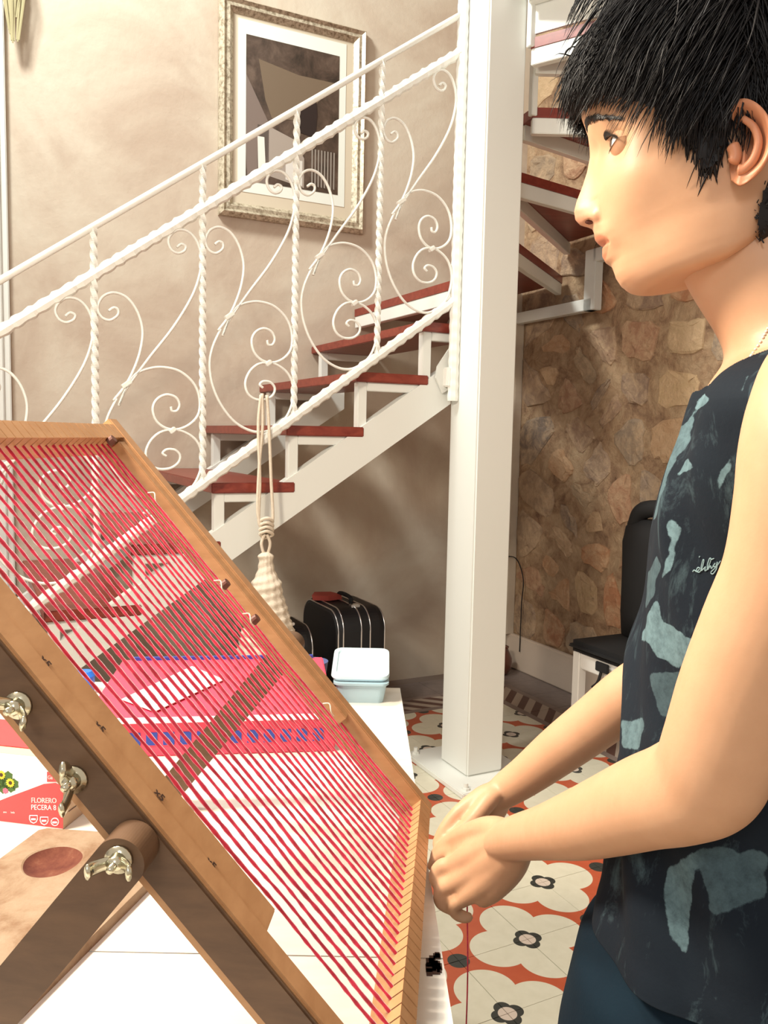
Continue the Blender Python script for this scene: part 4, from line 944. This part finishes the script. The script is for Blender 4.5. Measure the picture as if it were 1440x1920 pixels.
# ---- eyebrow
for sg in (1, -1):
    g = G(); tree = bvh
    for i in range(260):
        f = rng.random(); l_ = .012+.036*f; s0, z0 = pix(1103+10*f, 243-18*math.sin(f*2.2)+rng.normal(0, 3.0*(1-.5*f)), l_)
        o_ = PP(.2, l_*sg, z0); h = tree.ray_cast(Vector(o_), Vector(-sd_))
        if h[0] is None: continue
        p = np.array(h[0]); nrm = np.array(h[1]); d = ld*sg*(.5+.5*f)+Z*(.7-1.0*f)-sd_*.3*f; d -= nrm*(d@nrm); d /= np.linalg.norm(d)
        g.tube([p, p+d*.003+nrm*.0009, p+d*.006+nrm*.0006], np.array([.0003, .00026, .00006]), 4)
    g.make('eyebrow', m_hair, pe)
# ---- hair: mask on the head, scalp shell and locks
HM = [(900, -300), (900, 150), (1094, 186), (1130, 182), (1180, 186), (1225, 202), (1262, 222), (1288, 244), (1300, 272), (1318, 312), (1328, 318), (1346, 296), (1362, 250), (1368, 205), (1384, 184), (1412, 192), (1440, 216), (1456, 262), (1448, 320), (1425, 352), (1414, 400), (1420, 470), (1450, 530), (1800, 560), (1800, -300)]
def inpoly(x, y, P_):
    c = False; j = len(P_)-1
    for i in range(len(P_)):
        if (P_[i][1] > y) != (P_[j][1] > y) and x < (P_[j][0]-P_[i][0])*(y-P_[i][1])/(P_[j][1]-P_[i][1])+P_[i][0]: c = not c
        j = i
    return c
HVf = HV.reshape(-1, 3); mask = np.array([inpoly(*px(PP(p[0], abs(p[1]), p[2])), HM) for p in HVf])
hvn = np.array(hv).reshape(NR, NC, 3); cc_ = np.array([pix(1320, 150)[0], 0, pix(1320, 150)[1]])
def outw(p): d = (p-cc_)/np.array([1., .8, 1.1]); return d/np.linalg.norm(d)
g = G(); vid = {}
for f in hf[:-2]:
    if all(mask[i] for i in f):
        q_ = []
        for i in f:
            if i not in vid: vid[i] = len(g.v); p = HVf[i]+outw(HVf[i])*(.0045+.003*noise.noise(Vector(HVf[i]*60))); g.v.append(tuple(PP(*p)))
            q_.append(vid[i])
        g.f.append(tuple(q_)); g.mi.append(0)
top_ = [HVf[(NR-1)*NC+j] for j in range(0, NC, 10)]; g.add([PP(*(p+np.array([0, 0, .005]))) for p in top_], [tuple(range(len(top_)))])
idx = [i for i in range(len(HVf)) if mask[i] and i//NC > 20]
hairG = g
wts = np.array([np.linalg.norm(HVf[i]-HVf[(i//NC)*NC+(i % NC+1) % NC]) for i in idx]); wts /= wts.sum()
sF0 = pix(1095, 200)[0]
rootsel = rng.choice(idx, 12000, p=wts)
for i in rootsel:
    p = HVf[i]+rng.normal(0, .0015, 3); o_ = outw(p); x_, y_ = px(PP(p[0], abs(p[1]), p[2])); lat = p[1]/.07
    front = np.clip((p[0]-(sF0-.07))/.07, 0, 1); topn = np.clip((p[2]-pix(1300, 90)[1])/.03, 0, 1)
    back = x_ > 1400+rng.normal(0, 25)
    d = np.array([.9, .15*lat, -.15-.9*abs(lat)*(1-.5*front)]); L_ = rng.uniform(.045, .075)
    if front > .35: d = np.array([.8, .15*lat+rng.normal(0, .2), -.25]); L_ = min(.058, max(.014, (205+rng.normal(0, 9)-y_)*mpp*(1.12-.35*abs(lat))))
    if y_ > 190 and not back: d = np.array([-.05, 0, -1.]); L_ = rng.uniform(.012, .024)
    elif y_ > 110 and x_ > 1230 and not back: d = np.array([.1, 0, -1.]); L_ = min(.045, max(.012, (245-y_)*mpp+rng.uniform(-.004, .012)))
    if back: d = np.array([-.35, 0, -.9]); L_ = rng.uniform(.03, .05)
    d += rng.normal(0, .16, 3); d -= o_*(d@o_)*.9; d /= np.linalg.norm(d)
    q_ = p+o_*.004; path = [q_]; n_ = 8; lift_ = rng.uniform(.12, .38) if not (y_ > 165) else .08+.25*(front > .6)
    r0 = np.linalg.norm((p-cc_)); side = rng.normal(0, .35, 3)
    for k in range(n_):
        f = k/(n_-1); dd_ = d+o_*lift_*(1-f*1.7)+np.array([0, 0, -1])*f*(1.0 if front > .35 else .55)+side*math.sin(f*3.0)*.5; dd_ /= np.linalg.norm(dd_)
        q_ = q_+dd_*L_/n_
        r_ = (q_-cc_)/np.array([.1055, .0800, .115]); rn_ = np.linalg.norm(r_)
        if rn_ < 1.03 and y_ < 230 and not (front > .35): q_ = cc_+(q_-cc_)*(1.03/rn_)
        hi = 1.07+.16*np.clip((pix(1100, 95)[1]-q_[2])/.035, 0, 1)
        r_ = (q_-cc_)/np.array([.1055, .0800, .115]); rn_ = np.linalg.norm(r_)
        if rn_ > hi: q_ = cc_+(q_-cc_)*(hi/rn_*(1+rng.normal(0, .006)))
        path.append(q_)
    if x_ < 1260 and y_ < 215:
        ep = [px(PP(a[0], abs(a[1]), a[2])) for a in path[4:]]
        if any((e[0] > 1100 and e[1] > 214) or e[1] > 262 for e in ep): continue
    P3 = np.array([PP(*a) for a in path]); wd_ = rng.uniform(.0004, .0010)
    hairG.tube(P3, wd_*np.array([.8, 1, 1, 1, .95, .85, .7, .45, .08]), 4, (1, .5))
hairG.make('hair', mat('hair_dark', (.009, .0075, .008), .5, spec=.3), pe, smooth=True)
# ---- sleeveless top
CP = [(1.0, [(1321, 735), (1332, 749), (1302, 779), (1306, 753)]), (.7, [(1273, 804), (1302, 771), (1295, 819), (1273, 855), (1244, 913), (1237, 950), (1222, 983), (1240, 899)]), (1, [(1288, 855), (1301, 877), (1273, 895), (1262, 939), (1266, 906)]),
      (1, [(1259, 968), (1273, 986), (1255, 1015), (1250, 986)]), (1, [(1281, 975), (1266, 1026), (1255, 1070), (1240, 1088), (1248, 1056), (1259, 1012)]), (.9, [(1370, 855), (1368, 884), (1350, 917), (1339, 917), (1353, 888)]),
      (.95, [(1230, 1125), (1244, 1161), (1273, 1183), (1302, 1198), (1295, 1253), (1244, 1242), (1204, 1201), (1215, 1158)]), (.6, [(1405, 702), (1383, 746), (1379, 760), (1398, 706)]), (.75, [(1252, 1626), (1321, 1589), (1298, 1663), (1289, 1791), (1257, 1754), (1243, 1685)]),
      (.8, [(1165, 1355), (1206, 1345), (1200, 1400), (1163, 1405)]), (.45, [(1212, 1080), (1232, 1040), (1240, 1060), (1222, 1120), (1200, 1170), (1196, 1140)]), (.4, [(1300, 1590), (1440, 1600), (1430, 1680), (1340, 1720)]), (.35, [(1215, 1262), (1300, 1262), (1290, 1330), (1240, 1345)])]
SHR = [(1356, 664, .118, .070, 2.1), (1345, 690, .150, .112, 2.2), (1322, 716, .175, .145, 2.3), (1305, 742, .19, .162, 2.4), (1292, 775, .205, .166, 2.5), (1277, 820, .215, .164, 2.5), (1257, 870, .225, .160, 2.5), (1238, 930, .23, .155, 2.4), (1222, 1000, .225, .150, 2.3), (1212, 1070, .215, .146, 2.3), (1200, 1140, .21, .143, 2.3), (1180, 1220, .215, .143, 2.3), (1176, 1310, .215, .145, 2.3), (1163, 1400, .225, .152, 2.3), (1150, 1510, .235, .160, 2.3), (1137, 1610, .245, .166, 2.3), (1122, 1655, .255, .172, 2.3), (1116, 1680, .26, .174, 2.3)]
S3 = spline([(pixt(x, y)[0], pixt(x, y)[0]-d, pixt(x, y)[1], W*np.interp(y, [780, 1000], [1, .9]), n_) for x, y, d, W, n_ in SHR], 300)
KC = 320; zN = pix(1330, 744)[1]; zA = pix(1300, 1000)[1]; SV = []; keep = np.ones(300*KC, bool); colr = np.zeros(300*KC); stren = np.zeros(300*KC)
for i, (a, b, z, W, n_) in enumerate(S3):
    sc_ = (a+b)/2
    for k in range(KC):
        th = 2*math.pi*k/KC; c_, s_ = math.cos(th), math.sin(th); S = sc_+(a-b)/2*sup(c_, n_); L_ = W*sup(s_, n_)
        low = np.clip((zA-z)/.25, 0, 1)
        w_ = .0035*math.sin(th*9+z*24+2*math.sin(z*13))*(.35+low)+.0045*noise.noise(Vector((S*14, L_*14, z*7)))+.003*math.sin(z*55+L_*38+S*20)*math.exp(-((z-pix(1200, 1310)[1])/.08)**2)
        # diagonal tension folds from the near strap to the belly
        u_ = (z-pix(1300, 900)[1])*.45+L_; w_ += .004*math.exp(-((u_-.055)/.012)**2)*np.clip((z-1.0)/.1, 0, 1)-.004*math.exp(-((u_-.085)/.014)**2)
        nrm = np.array([c_, s_]); SV.append(PP(S+nrm[0]*w_, L_+nrm[1]*w_+l0z(z), z))
        idn = i*KC+k; h_ = z-zN
        if c_ > 0 and h_ > 0 and abs(L_) < np.interp(h_, [0, .004, .012, .03, .06], [.015, .038, .055, .072, .082]): keep[idn] = False
        if z > zA and abs(L_) > np.interp(z-zA, [0, .03, .10, .16], [W+.01, W-.012, .135, .118]): keep[idn] = False
        if c_ <= 0 and h_ > .02 and abs(L_) < .06: keep[idn] = False
for i in range(300*KC):
    P_ = SV[i]; s_, l_, z_ = loc(P_)
    if l_ < -.03 and s_ < .05: continue
    x_, y_ = px(P_)
    x2 = x_+6*noise.noise(Vector((x_*.04, y_*.04, 1))); y2 = y_+8*noise.noise(Vector((x_*.04, y_*.04, 5)))
    for st_, P2_ in CP:
        if inpoly(x2, y2, P2_): colr[i] = 1; stren[i] = st_
def blur(A_, n_):
    for _ in range(n_): A_ = (A_*2+np.roll(A_, 1, 1)+np.roll(A_, -1, 1)+np.vstack([A_[:1], A_[:-1]])+np.vstack([A_[1:], A_[-1:]]))/6
    return A_
w0_ = blur(colr.reshape(300, KC), 8); stren = (blur((stren*colr).reshape(300, KC), 8)/np.maximum(w0_, 1e-3)).ravel(); colr = blur(colr.reshape(300, KC), 2).ravel()
sf = []
for i in range(299):
    for k in range(KC):
        f = (i*KC+k, i*KC+(k+1) % KC, (i+1)*KC+(k+1) % KC, (i+1)*KC+k)
        if all(keep[q_] for q_ in f): sf.append(f)
def shirtfn():
    a = attr('print', 'Fac'); c = coord(); n1 = noi(c, 70, 8, .8); n2 = noi(c, 11, 5, .6, .5); zc = sep(coord())[2]
    a = ramp(a+(n2-.5)*.5+(n1-.5)*.9, (.38, 0), (.58, 1))*attr('strength', 'Fac'); m1 = a*ramp(n1, (.34, .45), (.60, 1.0)); dark = mixc(n2, (.003, .005, .010), (.010, .017, .025)); light = (.13, .21, .235)
    worn = ramp(noi(mapping(c, (1, 1, .4)), 26, 7, .75, .8), (.55, 0), (.70, .30))
    return mixc(X.m('MAXIMUM', m1, worn), dark, light)
m_shirt = mat('printed_dark_cotton', (.02, .03, .04), .82, fn=shirtfn, bump=lambda: (noi(coord(), 300, 3), .25, .0008), spec=.15)
_f = sf[len(sf)//2]; _a, _b, _c = SV[_f[0]], SV[_f[1]], SV[_f[2]]; _n = np.cross(_b-_a, _c-_a); _o = _a-PP(-.1, -.045, _a[2])
if _n@_o < 0: sf = [f[::-1] for f in sf]
used = sorted({i for f in sf for i in f}); rm = {o_: n_ for n_, o_ in enumerate(used)}
# give the cloth thickness: inner copy and rim
ctr = PP(-.1, 0, 0)
outer = [SV[i] for i in used]
shirt = link('tank_top', outer, [tuple(rm[i] for i in f) for f in sf], m_shirt, pe, smooth=True)
at = shirt.data.attributes.new('print', 'FLOAT', 'POINT'); at.data.foreach_set('value', [float(colr[i]) for i in used])
at = shirt.data.attributes.new('strength', 'FLOAT', 'POINT'); at.data.foreach_set('value', [float(stren[i]) for i in used])
so = shirt.modifiers.new('thickness', 'SOLIDIFY'); so.thickness = .0022; so.offset = -1
stree = BVHTree.FromPolygons([Vector(p) for p in outer], [tuple(rm[i] for i in f) for f in sf])
# small handwritten mark on the side of the top
m_teal = mat('teal_ink', (.22, .33, .35), .8); g = G()
strokes = [[(1299, 1072), (1302, 1069), (1307, 1072), (1312, 1066), (1309, 1064), (1306, 1070), (1311, 1073), (1316, 1066), (1320, 1052), (1318, 1050), (1315, 1062), (1315, 1070), (1320, 1066), (1323, 1063), (1322, 1070), (1327, 1066), (1333, 1050), (1331, 1047), (1327, 1058), (1327, 1068), (1332, 1061), (1334, 1066), (1338, 1060), (1341, 1056), (1338, 1062), (1342, 1062), (1345, 1054), (1344, 1066), (1337, 1076), (1333, 1073), (1342, 1064), (1351, 1052)], [(1311, 1045), (1312, 1043)], [(1339, 1047), (1334, 1049)]]
for s_ in strokes:
    P_ = [hitp(x, y, stree, .0008) for x, y in spline(s_, len(s_)*4)]; P_ = [p for p in P_ if p is not None]
    if len(P_) > 2: g.tube(P_, .00042, 5)
if g.v: g.make('script_print', m_teal, shirt)
# hem seam line
# ---- necklace
m_neck = mat('pearly_beads', (.75, .70, .60), .25); g = G(); last = None
for x, y in spline([(1456, 585), (1440, 615), (1425, 642), (1410, 664), (1398, 684)], 40):
    p = hitp(x, y, bvh, .0008)
    if p is not None and (last is None or np.linalg.norm(p-last) > .0022): g.ball(p, .0010, 5); last = p
if g.v: g.make('necklace', m_neck, pe, smooth=True)
# ---- trousers and shoes
m_pants = mat('navy_trousers', rough=.85, color=(.01, .03, .05), fn=lambda: mixc(noi(coord(), 9, 5), (.003, .006, .012), (.005, .017, .028)), bump=lambda: (noi(coord(), 260, 3), .3, .001), spec=.12)
g = G(); zw = pix(1150, 1560)[1]; hipS = pix(1140, 1640)[0]
R_ = []
for z, sf_, sb_, W in ((zw, hipS-.022, hipS-.19, .120), (zw-.05, hipS-.018, hipS-.20, .130), (zw-.075, hipS-.012, hipS-.215, .138), (zw-.12, hipS+.026, hipS-.225, .146), (zw-.20, hipS+.040, hipS-.22, .152), (zw-.26, hipS+.03, hipS-.19, .14)):
    R_.append(ringP(sf_, sb_, z, z, W, 2.4, 48))
g.rings(R_)
for sg in (1, -1):
    s1 = hipS-.075; zt_ = zw-.10
    pts_ = [(s1-.01, .075, zt_-.03, .070), (s1+.012, .090, zt_-.12, .092), (s1+.02, .092, zt_-.25, .082), (s1+.01, .092, zt_-.42, .066), (s1-.01, .092, zt_-.60, .066), (s1-.02, .092, .08, .062)]
    S_ = spline([(*PP(a, b*sg*.92-.045, c), r) for a, b, c, r in pts_], 40); g.tube(S_[:, :3], S_[:, 3], 24)
tv, tf = remesh(g, .006, 6)
tr_ = link('trousers', tv, tf, m_pants, pe, smooth=True)
for sg in (1, -1):
    g = G(); R_ = []
    for a, hw, hh in ((-.06, .02, .03), (-.05, .034, .07), (0, .038, .085), (.06, .040, .07), (.12, .046, .05), (.17, .044, .04), (.20, .03, .03), (.21, .012, .02)):
        c_ = (hipS-.125+a, .085*sg-.045); R_.append([PP(c_[0], c_[1]+hw*math.cos(b), max(0, hh*.5+hh*.5*math.sin(b))) for b in np.linspace(0, 2*math.pi, 20, endpoint=False)])
    g.rings(R_); g.make('shoe', m_black, pe, smooth=True)
# ================================================================ loose red thread from the hands to the floor
g = G(); p0 = atY(876, 1700, .862); p1 = np.array([p0[0]+.004, p0[1]+.004, .004])
pth = spline([p0, p0-Z*.1+np.array([.003, 0, 0]), p0-Z*.3+np.array([.002, .001, 0]), p0-Z*.6+np.array([.003, .002, 0]), p1, p1+np.array([.05, .03, 0]), p1+np.array([.09, -.03, 0])], 60)
g.tube(pth, .0009, 6); tag(g.make('loose_thread', m_yarn, origin=p1, smooth=True), 'single red thread hanging from the hands down to the tiled floor', 'thread')
# nudge: lamps in view none
